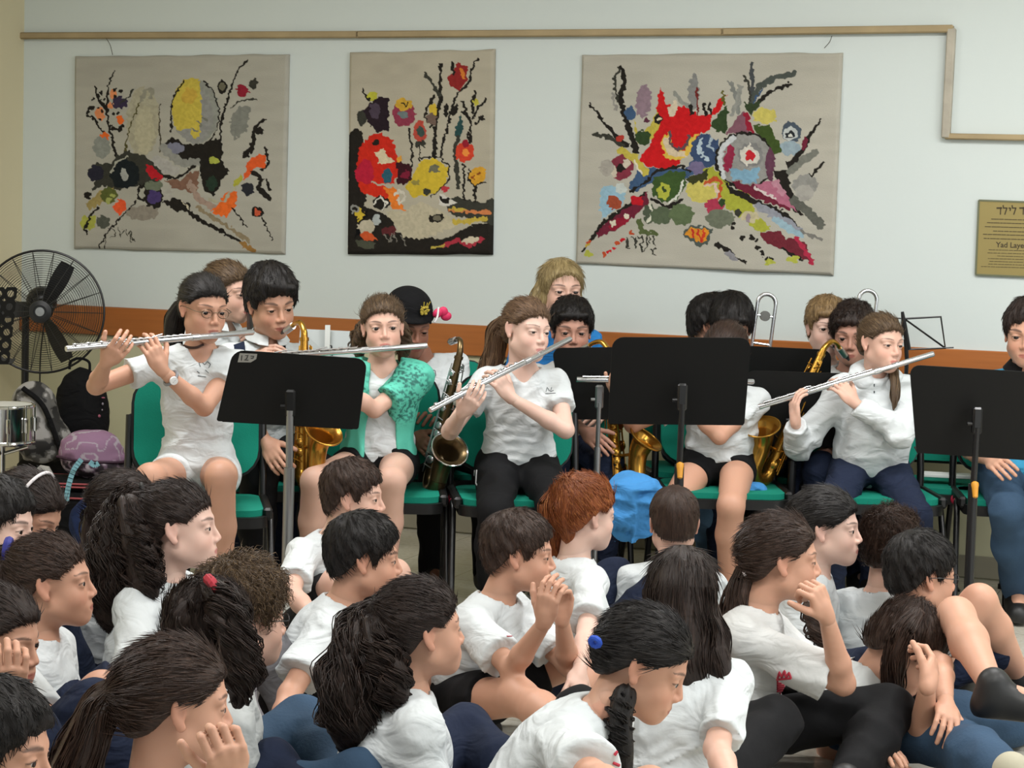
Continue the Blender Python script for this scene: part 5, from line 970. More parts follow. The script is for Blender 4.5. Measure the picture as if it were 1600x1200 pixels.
# ---- flutes
def flute(o,foot,crown,label,up=None,lipw=None):
    H,R,sc=o['H'],o['R'],o['sc']; M=H+R@(A(0,-.104,-.083)*sc)
    # the tube passes the lips and runs through the sight lines of both ends
    M=CO+nrm(M-CO)*np.linalg.norm(M-CO)
    fo=reach(M,foot[0],foot[1],.52,foot[2]); d=nrm(M-fo); cr=M+d*.145; L_=np.linalg.norm(cr-fo)
    root=empty('flute',M,label,'flute','silver flutes in the front row')
    upv=nrm(A(0,0,1)-d*d[2]); sd=np.cross(d,upv); q=MB(); pt=lambda t,a=0,b=0: fo+d*t+upv*a+sd*b
    q.tube([pt(0),pt(.002),pt(L_-.004),pt(L_)],[.0088,.0098,.0098,.0075],14); q.build('tube',SILV,root)
    for t in (.155,L_-.215): q=MB(); q.tube([pt(t-.012),pt(t+.012)],.0116,14); q.build('joint_ring',SILV,root)
    t0=L_-.145; R3=np.stack([d,sd,upv],1); q=MB(); q.ball(pt(t0,.0088),(.017,.0115,.004),R=R3); lp=q.build('lip_plate',SILV,root)
    q=MB()
    for i,t in enumerate(np.linspace(.03,.12,3).tolist()+np.linspace(.185,.40,10).tolist()):
        q.lathe([(0,.0),(0,.0075),(.003,.0078),(.0045,.006),(.0045,0)],pt(t,.010),upv,12)
    for a,b in ((.02,.14),(.175,.30),(.305,.43)):
        q.tube([pt(a,.012,.009),pt(b,.012,.009)],.0018,6)
        for t in np.linspace(a,b,5): q.tube([pt(t,.006,.006),pt(t,.012,.009)],.0014,5); q.tube([pt(t,.012,.009),pt(t+.004,.015,.0)],.0016,5)
    q.tube([pt(.15,.013,-.006),pt(.19,.018,-.010),pt(.205,.016,-.009)],.0022,6); q.tube([pt(.29,.014,.010),pt(.33,.02,.004)],.0022,6)
    q.build('keys',SILK,root); return root
flute(PEOPLE['C1'],(103,545,-1),0,'silver flute held by the girl in glasses, pointing towards the fan')
flute(PEOPLE['C4'],(360,562,-1),0,'silver flute of the girl in the turquoise bolero, half behind a stand')
flute(PEOPLE['C6'],(672,641,-1),0,'silver flute slanting down in front of the auburn ponytail girl')
flute(PEOPLE['C8'],(901,593,-1),0,'silver flute poking out left of the large front music stand')
flute(PEOPLE['C13'],(1185,636,-1),0,'silver flute played by the girl in the white hooded sweatshirt')
# ---- saxophones (profile drawn along d = down the body, f = towards the bell)
def sax(mp,d,f,label,mt,sc=1.,silver=False):
    d=nrm(d); f=nrm(f-d*np.dot(f,d)); s=np.cross(d,f); root=empty('saxophone',mp,label,'saxophone')
    pt=lambda a,b,c=0: mp+(d*a+f*b+s*c)*sc
    q=MB(); q.tube([pt(.012,-.005),pt(.004,.02),pt(-.006,.075)],[.004,.0105,.0105],12); q.build('mouthpiece',BLKM,root)
    q=MB(); q.tube(spline([pt(.006,.028),pt(-.008,.078)],3),[.0125]*4,12); q.build('ligature',SILK,root)
    q=MB(); n_=spline([pt(-.004,.065),pt(-.016,.10),pt(-.012,.135),(pt(.018,.158)),pt(.045,.160)],6); q.tube(n_,np.linspace(.0075,.0125,len(n_)),12); q.tube([pt(.040,.160),pt(.052,.160)],.0165,14); q.build('neck',mt,root)
    q=MB(); q.tube([pt(.05,.160),pt(.20,.158),pt(.50,.154)],[.0135,.019,.026],18); 
    bw=[pt(.50+.047*math.sin(t),.154+.047*(1-math.cos(t))) for t in np.linspace(0,math.pi,12)]; q.tube(bw,np.linspace(.026,.031,12),18); q.build('body',mt,root)
    bl=spline([pt(.50,.248),pt(.455,.252),pt(.415,.264),pt(.385,.284),pt(.370,.300)],6); rr=np.interp(np.linspace(0,1,len(bl)),[0,.4,.75,.92,1],[.031,.034,.043,.056,.066])
    q=MB(); q.tube(bl,rr,26,cap=False); q.tube(bl[::-1],(rr-.002)[::-1],26,cap=False); q.build('bell',mt,root)
    ax=nrm(bl[-1]-bl[-2]); u=nrm(np.cross(ax,s)); q=MB(); q.tube([bl[-1]+(u*math.cos(t)+s*math.sin(t))*.067*1 for t in np.linspace(0,2*math.pi,34,endpoint=False)],.0035,8,closed=True); q.build('bell_rim',CHR if silver else BRASS,root)
    rg=np.random.default_rng(3); q=MB()
    for i in range(13):
        t=.075+i*.033; r=.0135+(.031-.0135)*(t-.05)/.45; sg=1 if i%3 else -1; cr=.009+.006*t*2
        c=pt(t,.158+(r+.006)*.6,sg*(r+.006)*.75); q.lathe([(0,0),(0,cr),(.003,cr*1.05),(.006,cr*.7),(.006,0)],c,nrm(f*.6+s*sg*.75),12)
    for sg in (-1,1):
        q.tube([pt(.07,.158+.012,sg*.024),pt(.28,.158+.014,sg*.034),pt(.49,.158+.012,sg*.041)],.0026,6); q.tube([pt(.10,.158-.014,sg*.018),pt(.44,.158-.018,sg*.034)],.0024,6)
        for k in range(9): t=.09+k*.046; w_=.014+.02*t/.45; q.tube([pt(t,.158,sg*w_),pt(t,.172,sg*(w_+.010)),pt(t+.012,.178,sg*w_*.4)],.0022,5)
    for k in range(3): q.lathe([(0,0),(0,.021),(.006,.021),(.009,.012),(.009,0)],pt(.30+k*.08,.160,(.030+.002)*(-1)),-s,14)
    q.tube([pt(.26,.165,-.040),pt(.50,.165,-.045)],.003,6); q.tube([pt(.42,.175,.0),pt(.42,.235,.0)],.006,8); q.build('keys',SILK if silver else mt,root); return root
def mouth(k,dy=-.104): o=PEOPLE[k]; return o['H']+o['R']@(A(0,dy,-.073)*o['sc'])
sax(mouth('C3'),A(.03,-.16,-1),A(.55,-.8,.0),'brass saxophone hanging from the navy harness behind the first stand',BRASS)
sax(at(702,530,7.35),A(-.20,.02,-1),A(.35,-1,0),'silver-keyed saxophone held between the turquoise bolero and auburn ponytail girls',BRASSD,silver=True,sc=.95)
sax(mouth('C7'),A(.10,-.22,-1),A(.75,-.6,.0),'gold saxophone of the curly-haired boy above the blue jacket',BRASS)
sax(mouth('C12'),A(-.42,-.10,-1),A(-.75,-.7,.0),'brass saxophone leaning left from the boy behind the hoodie girl',BRASS,sc=1.05)
# ---- clarinet
m_=mouth('C2'); q_=at(402,640,7.0); d_=nrm(q_-m_); root=empty('clarinet',m_,'black clarinet in the mouth of the fair girl at the back','clarinet')
g=MB(); g.tube([m_-d_*.01,m_+d_*.04,m_+d_*.09],[.004,.010,.012],12); g.build('mouthpiece',BLKM,root)
g=MB(); g.tube([m_+d_*.09,m_+d_*.50,m_+d_*.56,m_+d_*.60],[.0125,.014,.022,.032],14); g.build('body',BLKM,root)
g=MB()
for t in np.linspace(.13,.48,12): g.tube([m_+d_*t+A(.01,-.012,0),m_+d_*(t+.014)+A(.0,-.018,0)],.0045,8)
g.build('keys',SILK,root)
# ---- trombones
def trombone(mk,bow,label,w=.036):
    m=mouth(mk); b=at(bow[0],bow[1],bow[2]); root=empty('trombone',m,label,'trombone'); dn=nrm(A(-.10,-.05,-1)); sd=nrm(A(1,.05,-.12))
    L1=b-sd*w; L2=b+sd*w; bend=[b+ sd*w*math.cos(t)+ -dn*w*math.sin(t) for t in np.linspace(0,math.pi,12)]
    g=MB(); g.tube(bend,.0085,10); g.build('tuning_slide',SILV,root)
    g=MB(); g.tube([L2,L2+dn*.30,L2+dn*.50],[.0075,.0075,.0075],10); g.tube([L1,L1+dn*.30],[.0075,.0075],10); g.tube([L1+dn*.30,m+A(0,-.05,0),m],[.0075,.006,.009],10); g.build('tubes',SILV,root)
    
    for t_,r_b in ((.16,.005),(.05,.004)): g=MB(); g.tube([L1+dn*t_,L2+dn*t_],r_b,8); g.build('brace',SILV,root)
    g=MB(); g.lathe([(-.008,0),(-.008,.020),(.008,.020),(.008,0)],b+dn*.05,A(.1,-1,0),18); g.build('counterweight',mat('counterweight','#6c6c68',.4,metal=.6),root)
    e=L2+dn*.50; pr=[(0,.0075),(.10,.009),(.20,.013),(.27,.022),(.31,.04),(.335,.07)]; g=MB(); g.lathe(pr,e,dn,24); g.build('bell',BRASS,root); return root
trombone('C10',(1198,474,8.02),'silver trombone rising behind the bowed dark head, its bend against the wall')
trombone('C11',(1356,468,8.15),'trombone with only its silver tip showing above the curly-haired boy')
# ---- chairs
def chair(P,yaw,label,z=.44,parts=True):
    R=Rz(math.radians(yaw)); root=empty('stacking_chair',(P[0],P[1],0),label,'chair','green padded stacking chairs'); O=A(P[0],P[1],0); W=lambda x,y,z_: O+R@A(x,y,z_)
    c=W(0,-.02,z-.02); g=MB(); g.prism(rrect(.42,.40,.06),.020,c+R@A(0,.02,0),R[:,0],R[:,1],A(0,0,1)); g.build('seat',GREEN,root,sharp=50)
    g=MB(); g.prism(rrect(.445,.43,.065),.035,c+R@A(0,.01,0)-A(0,0,.035),R[:,0],R[:,1],A(0,0,1)); g.build('seat_pan',BLK,root,sharp=50)
    up=nrm(R@A(0,.16,1)); bc=W(0,.225,.665); nn=np.cross(R[:,0],up)
    g=MB(); g.prism(rrect(.415,.335,.09),.028,bc-nn*.0,R[:,0],up,nn); g.build('backrest',GREEN,root,sharp=50)
    g=MB(); g.prism(rrect(.435,.352,.10),.014,bc-nn*.014,R[:,0],up,nn); g.build('back_shell',BLK,root,sharp=50)
    for s in (-1,1):
        g=MB(); g.tube([W(s*.225,.20,.40),W(s*.225,.205,.50),W(s*.222,.245,.70)],.0135,10); g.tube([W(s*.222,.243,.69),W(s*.20,.243,.70)],.012,8); g.build('back_upright',BLKM,root)
        g=MB(); g.tube(spline([W(s*.20,-.02,.42),W(s*.232,-.05,.415),W(s*.236,-.10,.36),W(s*.245,-.235,.01)],5),.0115,10); g.tube([W(s*.245,-.235,.0),W(s*.245,-.235,.02)],.016,10); g.build('front_leg',BLKM,root)
        g=MB(); g.tube(spline([W(s*.20,.06,.42),W(s*.232,.09,.415),W(s*.236,.13,.36),W(s*.245,.26,.01)],5),.0115,10); g.tube([W(s*.245,.26,.0),W(s*.245,.26,.02)],.016,10); g.build('rear_leg',BLKM,root)
        for dy in (-.035,.045): g=MB(); g.ball(W(s*.236,dy,.408),(.010,.008,.016)); g.build('red_cap',RED,root)
        g=MB(); g.box(W(s*.224,.0,.425),(.03,.34,.04),R,bev=.008); g.build('side_bracket',BLK,root)
    return root
CH={'C1':'green chair under the girl in glasses and white shorts','C3':'green chair of the boy with navy harness straps','C4':'green chair under the girl in the turquoise bolero','C5':'green chair under the child in the black hat',
 'C6':'green chair under the auburn ponytail girl in black trousers','C7':'green chair of the curly-haired boy beside the blue jacket','C8':'green chair under the bare-legged girl behind the large stand','C10':'green chair under the boy bowing his head',
 'C13':'green chair under the girl in the hooded sweatshirt','C14':'green chair at the right edge under the boy in jeans','C2':'green chair under the clarinet girl at the back','W':'green chair under the blond woman by the wall','C9':'green chair under the boy showing only his ear','C11':'green chair under the sandy-haired boy','C12':'green chair under the curly-haired boy behind the hoodie'}
TY={'C1':10,'C4':4,'C6':6,'C8':2,'C13':2,'C14':-6,'C3':14,'C5':10,'C7':4,'C10':0,'C2':20,'W':5,'C9':10,'C11':4,'C12':-4}
for k,l in CH.items():
    o=PEOPLE[k]; f=Rz(math.radians(TY[k]))@A(0,-1,0); chair(o['P']+f*.06+A(0,0,0),TY[k],l)
ce=at(1474,745,7.78); chair(ce,-12,'empty green chair with a white paper on it beside the hoodie girl')
g=MB(); g.box(A(ce[0],ce[1]-.03,.472),(.19,.10,.012),Rz(math.radians(-10)),bev=.002); tag(g.build('paper_stack',mat('paper_white','#dadbd8',.7)),'white sheets of paper lying on the empty green chair','paper')
# ---- music stands
def desk_stand(cor,Y,label,pole=None,m=DESK,pm=BLKM,knob=False,tilt=.06,holes=False,lab=False,pr=.012,foot=None,sp=.30):
    """cor: TL,TR,BR,BL picture points of the desk seen from behind; Y top, bottom is tilt deeper"""
    C=[at(*cor[0],Y),at(*cor[1],Y),at(*cor[2],Y+tilt),at(*cor[3],Y+tilt)]; ctr=sum(C)/4; nn=nrm(np.cross(C[1]-C[0],C[3]-C[0])); 
    if nn[1]<0: nn=-nn
    root=empty('music_stand',(ctr[0],ctr[1],0),label,'music stand','upright music stands')
    bil=lambda u,v:(C[0]*(1-u)+C[1]*u)*(1-v)+(C[3]*(1-u)+C[2]*u)*v
    Wd=np.linalg.norm(C[1]-C[0]); Hd=np.linalg.norm(C[3]-C[0]); r=.035
    P=[]
    for (cx,cy,a0,rr) in ((1-r/Wd,r/Hd,0,r),(r/Wd,r/Hd,90,r),(.008/Wd,1-.008/Hd,180,.008),(1-.008/Wd,1-.008/Hd,270,.008)):
        for i in range(6): a=math.radians(a0+18*i); P.append(bil(cx+rr/Wd*math.cos(a),cy-rr/Hd*math.sin(a)))
    g=MB(); n=len(P)
    if not holes: g.add(P+[p+nn*.004 for p in P],[list(range(n)),[n+i for i in range(n)][::-1]]+[[i,n+i,n+(i+1)%n,(i+1)%n] for i in range(n)])
    else:      # perforated plate: cells with round openings
        NX,NY=8,6
        for i in range(NX):
            for j in range(NY):
                u0,u1,v0,v1=i/NX,(i+1)/NX,j/NY,(j+1)/NY; sq=[];ci=[]; k=16; uc,vc=(u0+u1)/2,(v0+v1)/2; ru,rv=.0115/Wd,.0115/Hd
                for q in range(k):
                    a=2*math.pi*(q+.5)/k; c_,s_=math.cos(a),math.sin(a); mx=max(abs(c_),abs(s_)); sq.append(bil(uc+c_/mx*(u1-u0)/2,vc+s_/mx*(v1-v0)/2)); ci.append(bil(uc+ru*c_,vc+rv*s_))
                g.add(sq+ci+[p+nn*.004 for p in sq]+[p+nn*.004 for p in ci],[[q,(q+1)%k,k+(q+1)%k,k+q] for q in range(k)]+[[2*k+q,3*k+q,3*k+(q+1)%k,2*k+(q+1)%k] for q in range(k)]+[[k+q,k+(q+1)%k,3*k+(q+1)%k,3*k+q] for q in range(k)])
    g.build('desk',m,root,sharp=30)
    lw=nrm(C[2]-C[3]); g=MB(); bm=(C[2]+C[3])/2; g.box(bm+nn*.028,(Wd*.98,.055,.003),np.stack([lw,nn,np.cross(lw,nn)],1)); g.build('ledge',m,root)
    # tilt head and pole
    pp=at(pole[0],pole[1],Y+.005) if pole else ctr; pp=pp-nn*.012; g=MB(); g.box(pp-A(0,.010,0),(.030,.030,.085),bev=.006); g.tube([pp+A(-.03,-.012,-.01),pp+A(.0,-.012,-.01)],.006,8); g.build('tilt_head',pm if not lab else DESK,root)
    if foot is None: ft=A(pp[0],pp[1]-.012,.12)
    else: ft=atz(foot[0],foot[1],.12); ft=A(pp[0]+(ft[0]-pp[0])*.5,pp[1]-.012,.12)
    jn=pp+(ft-pp)*.30; g=MB(); g.tube([pp-A(0,.02,.02),jn],pr*.82,12); g.build('upper_pole',pm,root)
    g=MB(); g.tube([jn+A(0,0,.01),ft],pr*1.25,14); g.tube([ft,ft-A(0,0,.05)],pr*1.6,14); g.build('lower_pole',pm,root)
    if knob:
        g=MB(); g.lathe([(0,.004),(.004,.011),(.012,.012),(.022,.010),(.050,.008),(.054,.0)],jn+A(0,-pr*1.6,.02),A(0,-.35,-1),14); g.build('clutch_knob',YEL,root)
    for a in (35,155,275):
        e=ft+A(math.cos(math.radians(a))*sp,math.sin(math.radians(a))*sp,-.105); g=MB(); g.tube([ft+A(0,0,.05),e],.008,8); g.ball(e,(.011,.011,.012)); g.build('tripod_leg',BLKM,root)
    return root,bil,nn
r1,bl1,n1=desk_stand(((364,547),(574,561),(560,671),(338,658)),6.25,'black music stand with a small taped tag and thick grey pole, front left',pole=(455,628),pm=GREYM,lab=True,pr=.0135)
g=MB(); T_=[bl1(u,v)-n1*.002 for u,v in ((.055,.035),(.185,.03),(.185,.10),(.15,.15),(.055,.16))]; g.add(T_+[p+n1*.0015 for p in T_],[[0,1,2,3,4],[9,8,7,6,5]]+[[i,(i+1)%5,5+(i+1)%5,5+i] for i in range(5)]); sk=g.build('tape_tag',mat('tape_grey','#8f8d86',.6),r1,smooth=False)
g=MB()
for s_ in ([(.075,.06),(.08,.13)],[(.10,.06),(.12,.05),(.115,.10),(.10,.12),(.13,.12)],[(.14,.06),(.165,.06),(.16,.09),(.145,.09)]): g.tube([bl1(u,v)-n1*.0035 for u,v in s_],.0012,5)
g.build('tag_writing',mat('ink_black','#1b1b1b',.6),sk)
desk_stand(((862,544),(1082,541),(1076,655),(880,655)),7.38,'black music stand with a slim silver pole in front of the curly-haired boy',pole=(936,618),pm=GREYM,pr=.010)
desk_stand(((957,527),(1174,528),(1163,664),(950,662)),6.35,'large black music stand in the centre with a yellow knob hiding a flute girl',pole=(1065,618),knob=True)
desk_stand(((1092,537),(1299,547),(1296,655),(1086,650)),7.70,'black music stand further back whose top edge shows over the others',pole=(1190,600))
desk_stand(((1165,579),(1330,584),(1322,700),(1162,694)),7.52,'black music stand behind the hoodie girl\'s flute',pole=(1240,650))
desk_stand(((1421,570),(1650,584),(1655,722),(1432,707)),6.35,'black music stand with a yellow knob at the right edge',pole=(1524,655),knob=True)
desk_stand(((-125,450),(27,449),(14,569),(-125,566)),6.6,'perforated black music stand cut off by the left edge',pole=(-55,520),holes=True)
# folding wire stand
Yw=7.75; root=empty('music_stand',(at(1415,540,Yw)[0],Yw,0),'thin black folding wire music stand with its frame against the wall','music stand')
g=MB(); g.tube([at(1410,487,Yw),at(1413,510,Yw),at(1420,546,Yw)],[.006,.011,.009],8); g.build('post_head',BLKM,root)
g=MB(); fr=[at(1413,498,Yw),at(1470,495,Yw),at(1477,544,Yw+.04),at(1419,546,Yw+.04)]; g.tube(fr+[fr[0]],.0042,6); g.tube([fr[0],fr[2]],.0038,6); g.tube([fr[3],at(1490,543,Yw+.03)],.003,6); g.tube([at(1398,497,Yw),fr[0]],.003,6); g.build('wire_frame',BLKM,root)
b_=at(1417,560,Yw); g=MB(); g.tube([at(1415,530,Yw),b_,A(b_[0],b_[1],.25)],.008,8); g.build('pole',BLKM,root)
for a in (20,140,260): g=MB(); g.tube([A(b_[0],b_[1],.30),A(b_[0]+.28*math.cos(math.radians(a)),b_[1]+.28*math.sin(math.radians(a)),.01)],.006,6); g.build('tripod_leg',BLKM,root)
# folders and sheets on a low stand behind the harness boy
Yp=8.1; pw=mat('folder_grey_white','#b3bab9',.5,var=.05); root=empty('music_folder',at(505,560,Yp),'pale grey plastic folder of sheets propped up behind the turquoise girl','folder')
g=MB(); C=[at(469,514,Yp),at(556,518,Yp+.02),at(562,600,Yp-.05),at(462,600,Yp-.05)]; g.add(C+[c+A(0,.012,0) for c in C],[[0,1,2,3],[7,6,5,4],[0,4,5,1],[1,5,6,2],[2,6,7,3],[3,7,4,0]]); g.build('cover',pw,root,smooth=False)
g=MB(); C=[at(508,508,Yp-.02),at(516,508,Yp-.02),at(515,560,Yp-.05),at(507,560,Yp-.05)]; g.add(C+[c+A(0,.008,0) for c in C],[[0,1,2,3],[7,6,5,4],[0,4,5,1],[1,5,6,2],[2,6,7,3],[3,7,4,0]]); g.build('strap',mat('strap_white','#cfd3cf',.5),root,smooth=False)
g=MB(); 
for c in ([(512,540),(511,556)],[(518,540),(519,556)],[(512,540),(518,540)]): g.tube([at(x,y,Yp-.035) for x,y in c],.003,6)
g.build('clip',BLKM,root); g=MB(); g.tube([at(498,575,Yp),A(at(498,575,Yp)[0],Yp,.02)],.012,8); g.build('stand_pole',BLKM,root)
g=MB(); g.tube([A(at(498,575,Yp)[0]-.2,Yp-.1,.012),A(at(498,575,Yp)[0],Yp,.03),A(at(498,575,Yp)[0]+.2,Yp-.1,.012)],.01,8); g.tube([A(at(498,575,Yp)[0],Yp+.22,.012),A(at(498,575,Yp)[0],Yp,.03)],.01,8); g.build('stand_feet',BLKM,root)
# ---- floor fan
Yf=9.25; fc=at(66,487,Yf); fn=nrm(A(.10,-1,.04)); fu=nrm(A(0,0,1)-fn*fn[2]); fr=np.cross(fu,fn); root=empty('pedestal_fan',(fc[0],fc[1]+.1,0),'large black pedestal fan in a round wire cage by the left corner','fan')
fp=lambda r,a,z=0: fc+(fr*math.cos(a)+fu*math.sin(a))*r+fn*z
g=MB(); g.tube([fp(.276,a,0) for a in np.linspace(0,2*math.pi,60,endpoint=False)],.0055,8,closed=True); g.build('cage_hoop',BLKM,root)
wire=mat('fan_wire','#252523',.5)
for nm,sg in (('front_grille',1),('rear_grille',-1)):
    g=MB()
    for i in range(22):
        r=.055+i*.010; z=sg*.075*(1-(r/.276)**2); g.tube([fp(r,a,z) for a in np.linspace(0,2*math.pi,44,endpoint=False)],.0009,4,closed=True)
    for k in range(18):
        a=2*math.pi*k/18; g.tube([fp(r,a+(.25*sg if 0 else 0),sg*.075*(1-(r/.276)**2)) for r in (.045,.12,.20,.276)],.0016,5)
    g.build(nm,wire,root)
for k,a in enumerate((63,-62,178)):
    g=MB(); a=math.radians(a); N_=10; V=[];
    for i in range(N_):
        t=i/(N_-1); r=.03+.215*t; wd=.016+.022*math.sin(t*2.4); 
        for sgn in (-1,1): V.append(fp(r,a)+(-fr*math.sin(a)+fu*math.cos(a))*wd*sgn+fn*(.018*sgn*(1-t*.3)))
    Fs=[[2*i,2*i+1,2*i+3,2*i+2] for i in range(N_-1)]; V2=[v-fn*.002 for v in V]; g.add(V+V2,Fs+[[f[3]+20,f[2]+20,f[1]+20,f[0]+20] for f in Fs]+[[0,20,21,1],[18,19,39,38]]+[[2*i,2*i+2,2*i+22,2*i+20] for i in range(9)]+[[2*i+1,2*i+21,2*i+23,2*i+3] for i in range(9)]); g.build('blade',BLKM,root)
g=MB(); g.lathe([(-.05,.0),(-.05,.03),(.03,.034),(.04,.0)],fc,fn,20); g.build('hub',BLKM,root)
g=MB(); g.lathe([(0,.0),(0,.052),(.006,.050),(.010,.03)],fc+fn*.070,fn,24); g.build('badge_plate',BLKM,root)
g=MB(); g.lathe([(0,.0),(0,.021),(.003,.020),(.004,.0)],fc+fn*.081,fn,20); g.build('badge',mat('badge_silver','#8e9090',.35,metal=.5),root)
g=MB(); mo=fc-fn*.13-fr*.02+fu*.045; g.ball(mo,(.072,.072,.070)); g.tube([mo,fc-fn*.04],.045,16); g.build('motor',BLKM,root)
px_=at(39,600,Yf+.16); g=MB(); g.tube([A(px_[0],px_[1],fc[2]-.02),A(px_[0],px_[1],.05)],.017,12); g.tube([A(px_[0],px_[1],.45),A(px_[0],px_[1],.05)],.024,12); g.build('pole',BLKM,root)
g=MB(); g.box(A(px_[0],px_[1],fc[2]-.0),(.10,.06,.07),bev=.01); g.tube([A(px_[0],px_[1],fc[2]),mo],.02,10); g.build('bracket',BLKM,root)
g=MB(); g.lathe([(0,.0),(0,.21),(.02,.205),(.035,.05),(.06,.03)],A(px_[0],px_[1],0),A(0,0,1),30); g.build('base',BLKM,root)
g=MB(); g.tube(spline([fc-fn*.1-fu*.02,at(63,560,Yf+.1),at(63,620,Yf+.12),at(67,668,Yf+.15),A(at(70,700,Yf+.15)[0],Yf+.15,.02)],6),.0035,6); g.build('power_cord',BLKM,root)
# ---- bags
def blob(name,prims,m,parent=None,h=.006,cuts=(),wr=.006,seed=0,base=None,sm=1):
    P=np.array([p[0] for p in prims]); r=max(max(np.atleast_1d(p[1])) for p in prims); g=Grid(P.min(0)-r-.03,P.max(0)+r+.03,h)
    for c,rad,k in prims: g.ell(c,rad,None,k)
    if base is not None: S_=g.sl(g.lo,g.lo+g.n*g.h); g.d[S_[0]]=np.maximum(g.d[S_[0]],(base-S_[1][...,2]).astype(np.float32))
    if wr:
        mk=np.abs(g.d)<.03; X=g.lo+np.argwhere(mk)*g.h; X=X+.04*np.stack([vnoise(X*9+seed),vnoise(X*9+seed+5),vnoise(X*9+seed+9)],-1); g.d[mk]-=((1-np.abs(vnoise(X*A(14,14,20)+seed))*2.6)*wr).astype(np.float32)
    V,Q=g.mesh(); V=smooth_np(V,Q,sm,.5); return mesh_np(name,V,Q,m,parent)
CB=CL('nylon_black','#0d0d0f'); CG=mat('camo_grey','#6d6b68',.8,var=.5,vscale=22,bump=.3,bscale=60); CP=mat('pattern_purple','#84667f',.8,var=.75,vscale=45,bump=.2,bscale=80); CN=CL('nylon_navy','#1f2c4f')
c=at(127,655,9.0); root=empty('backpack',(c[0],c[1],0),'black backpack with a loop handle standing against the cream wall','backpack')
z0=.30; blob('bag_body',[(A(c[0],c[1],.52),A(.115,.075,.165),.02),(A(c[0],c[1],.42),A(.12,.085,.14),.05)],CB,root,base=.28,wr=.003)
g=MB(); g.tube(spline([A(c[0]-.055,c[1],.675),A(c[0]-.05,c[1],.71),A(c[0]-.01,c[1],.725),A(c[0]+.03,c[1],.71),A(c[0]+.035,c[1],.67)],5),.006,8); g.build('handle',CB,root)
rq=random.Random(5)
for k in range(12): q=A(c[0]+.078+.030*math.sin(k*.42)+rq.uniform(-.012,.008),c[1]-.058,.64-.027*k); g=MB(); g.ball(q,(rq.uniform(.003,.009),.006,rq.uniform(.003,.009))); g.build('printed_patch',mat('patch_pink' if k%3==0 else 'patch_grey','#a0586a' if k%3==0 else '#8f8894',.8),root)
g=MB(); g.box(A(c[0],c[1],.14),(.5,.30,.28),Rz(-.36),bev=.03); tag(g.build('storage_box',CB),'black equipment case standing on the floor beneath the black backpack','case')
c=at(52,668,8.8); root=empty('backpack',(c[0],c[1],0),'grey and black patterned backpack slumped behind the snare drum','backpack')
greyp=blob('bag_body',[(A(c[0],c[1],.50),A(.10,.08,.13),.02),(A(c[0]+.04,c[1],.38),A(.12,.10,.10),.05)],CG,root,base=.275,wr=.008,seed=3)
g=MB(); g.tube(spline([A(c[0]-.03,c[1]-.07,.61),A(c[0]+.06,c[1]-.09,.54),A(c[0]+.12,c[1]-.09,.40),A(c[0]+.15,c[1]-.08,.30)],6),.012,8); g.build('shoulder_strap',CB,root)
c=at(142,705,8.35); root=empty('backpack',(c[0],c[1],0),'purple patterned backpack lying on the long black case','backpack')
purple=blob('bag_body',[(A(c[0],c[1],.40),A(.13,.10,.085),.02),(A(c[0]+.03,c[1],.34),A(.14,.11,.06),.04)],CP,root,base=.285,wr=.004,seed=8)
g=MB(); g.tube(spline([A(c[0]-.13,c[1]-.04,.372),A(c[0]-.03,c[1]-.112,.366),A(c[0]+.12,c[1]-.085,.360),A(c[0]+.16,c[1],.36)],6),.006,6); g.build('zip_seam',mat('zip_plum','#3b1f33',.7),root)
def repaint(o,f):
    me=o.data; n=len(me.vertices); co=np.empty(n*3,np.float32); me.vertices.foreach_get('co',co); C=f(co.reshape(-1,3).astype(float)); C=np.concatenate([C,np.ones((n,1))],1).astype(np.float32)
    t=me.attributes.new('Col','FLOAT_COLOR','POINT'); t.data.foreach_set('color',C.ravel()); me.materials.clear(); me.materials.append(mat('printed_nylon','#777777',.8,attr='Col',bump=.2,bscale=80))
def pcol(v,z):
    a=np.array(lin('#8d6b86')); b=np.array(lin('#2a2028')); w_=np.array(lin('#b9aeb8')); n=vnoise(v*55)+.5*vnoise(v*110); low=np.clip((z-v[:,2])*60,0,1)[:,None]
    pat=np.where((n>.22)[:,None],w_,np.where((n<-.12)[:,None],b,np.array(lin('#6f5a6c')))); top=np.where((np.abs(vnoise(v*26))<.07)[:,None],w_*.8,a); return top*(1-low)+pat*low
repaint(purple,lambda v:pcol(v,.372))
def gcol(v):
    n=vnoise(v*24)+.5*vnoise(v*50); return np.where((n>.2)[:,None],np.array(lin('#9a9895')),np.where((n<-.15)[:,None],np.array(lin('#262524')),np.array(lin('#5d5b58'))))
repaint(greyp,gcol)
# long black instrument cases with red piping
def case(c,sz,yaw,label,pip):
    R=Rz(yaw); root=empty('instrument_case',(c[0],c[1],0),label,'instrument case'); g=MB(); g.box(c,sz,R,bev=.03); g.build('shell',CB,root)
    for dz in (sz[2]*.5-.018,-sz[2]*.5+.03):
        g=MB(); pr=rrect(sz[0]+.004,sz[1]+.004,.03,4); g.tube([c+R@A(a,b,dz) for a,b in pr],.004,6,closed=True); g.build('piping',mat('piping_red','#a8484c',.6) if pip else mat('piping_grey','#55504e',.6),root)
    return root
c=at(62,745,8.3); case(A(c[0]+.02,c[1],.125),(.95,.30,.24),-.10,'lower long black instrument case with faint red piping on the floor',True)
c=at(55,722,8.3); case(A(c[0]-.06,c[1]+.01,.268),(.80,.27,.035),-.04,'thin black case cover lying on top of the long red-piped case',True)
c=at(165,745,7.95); root=empty('backpack',(c[0],c[1],0),'navy backpack with pale blue straps tipped against the long case','backpack')
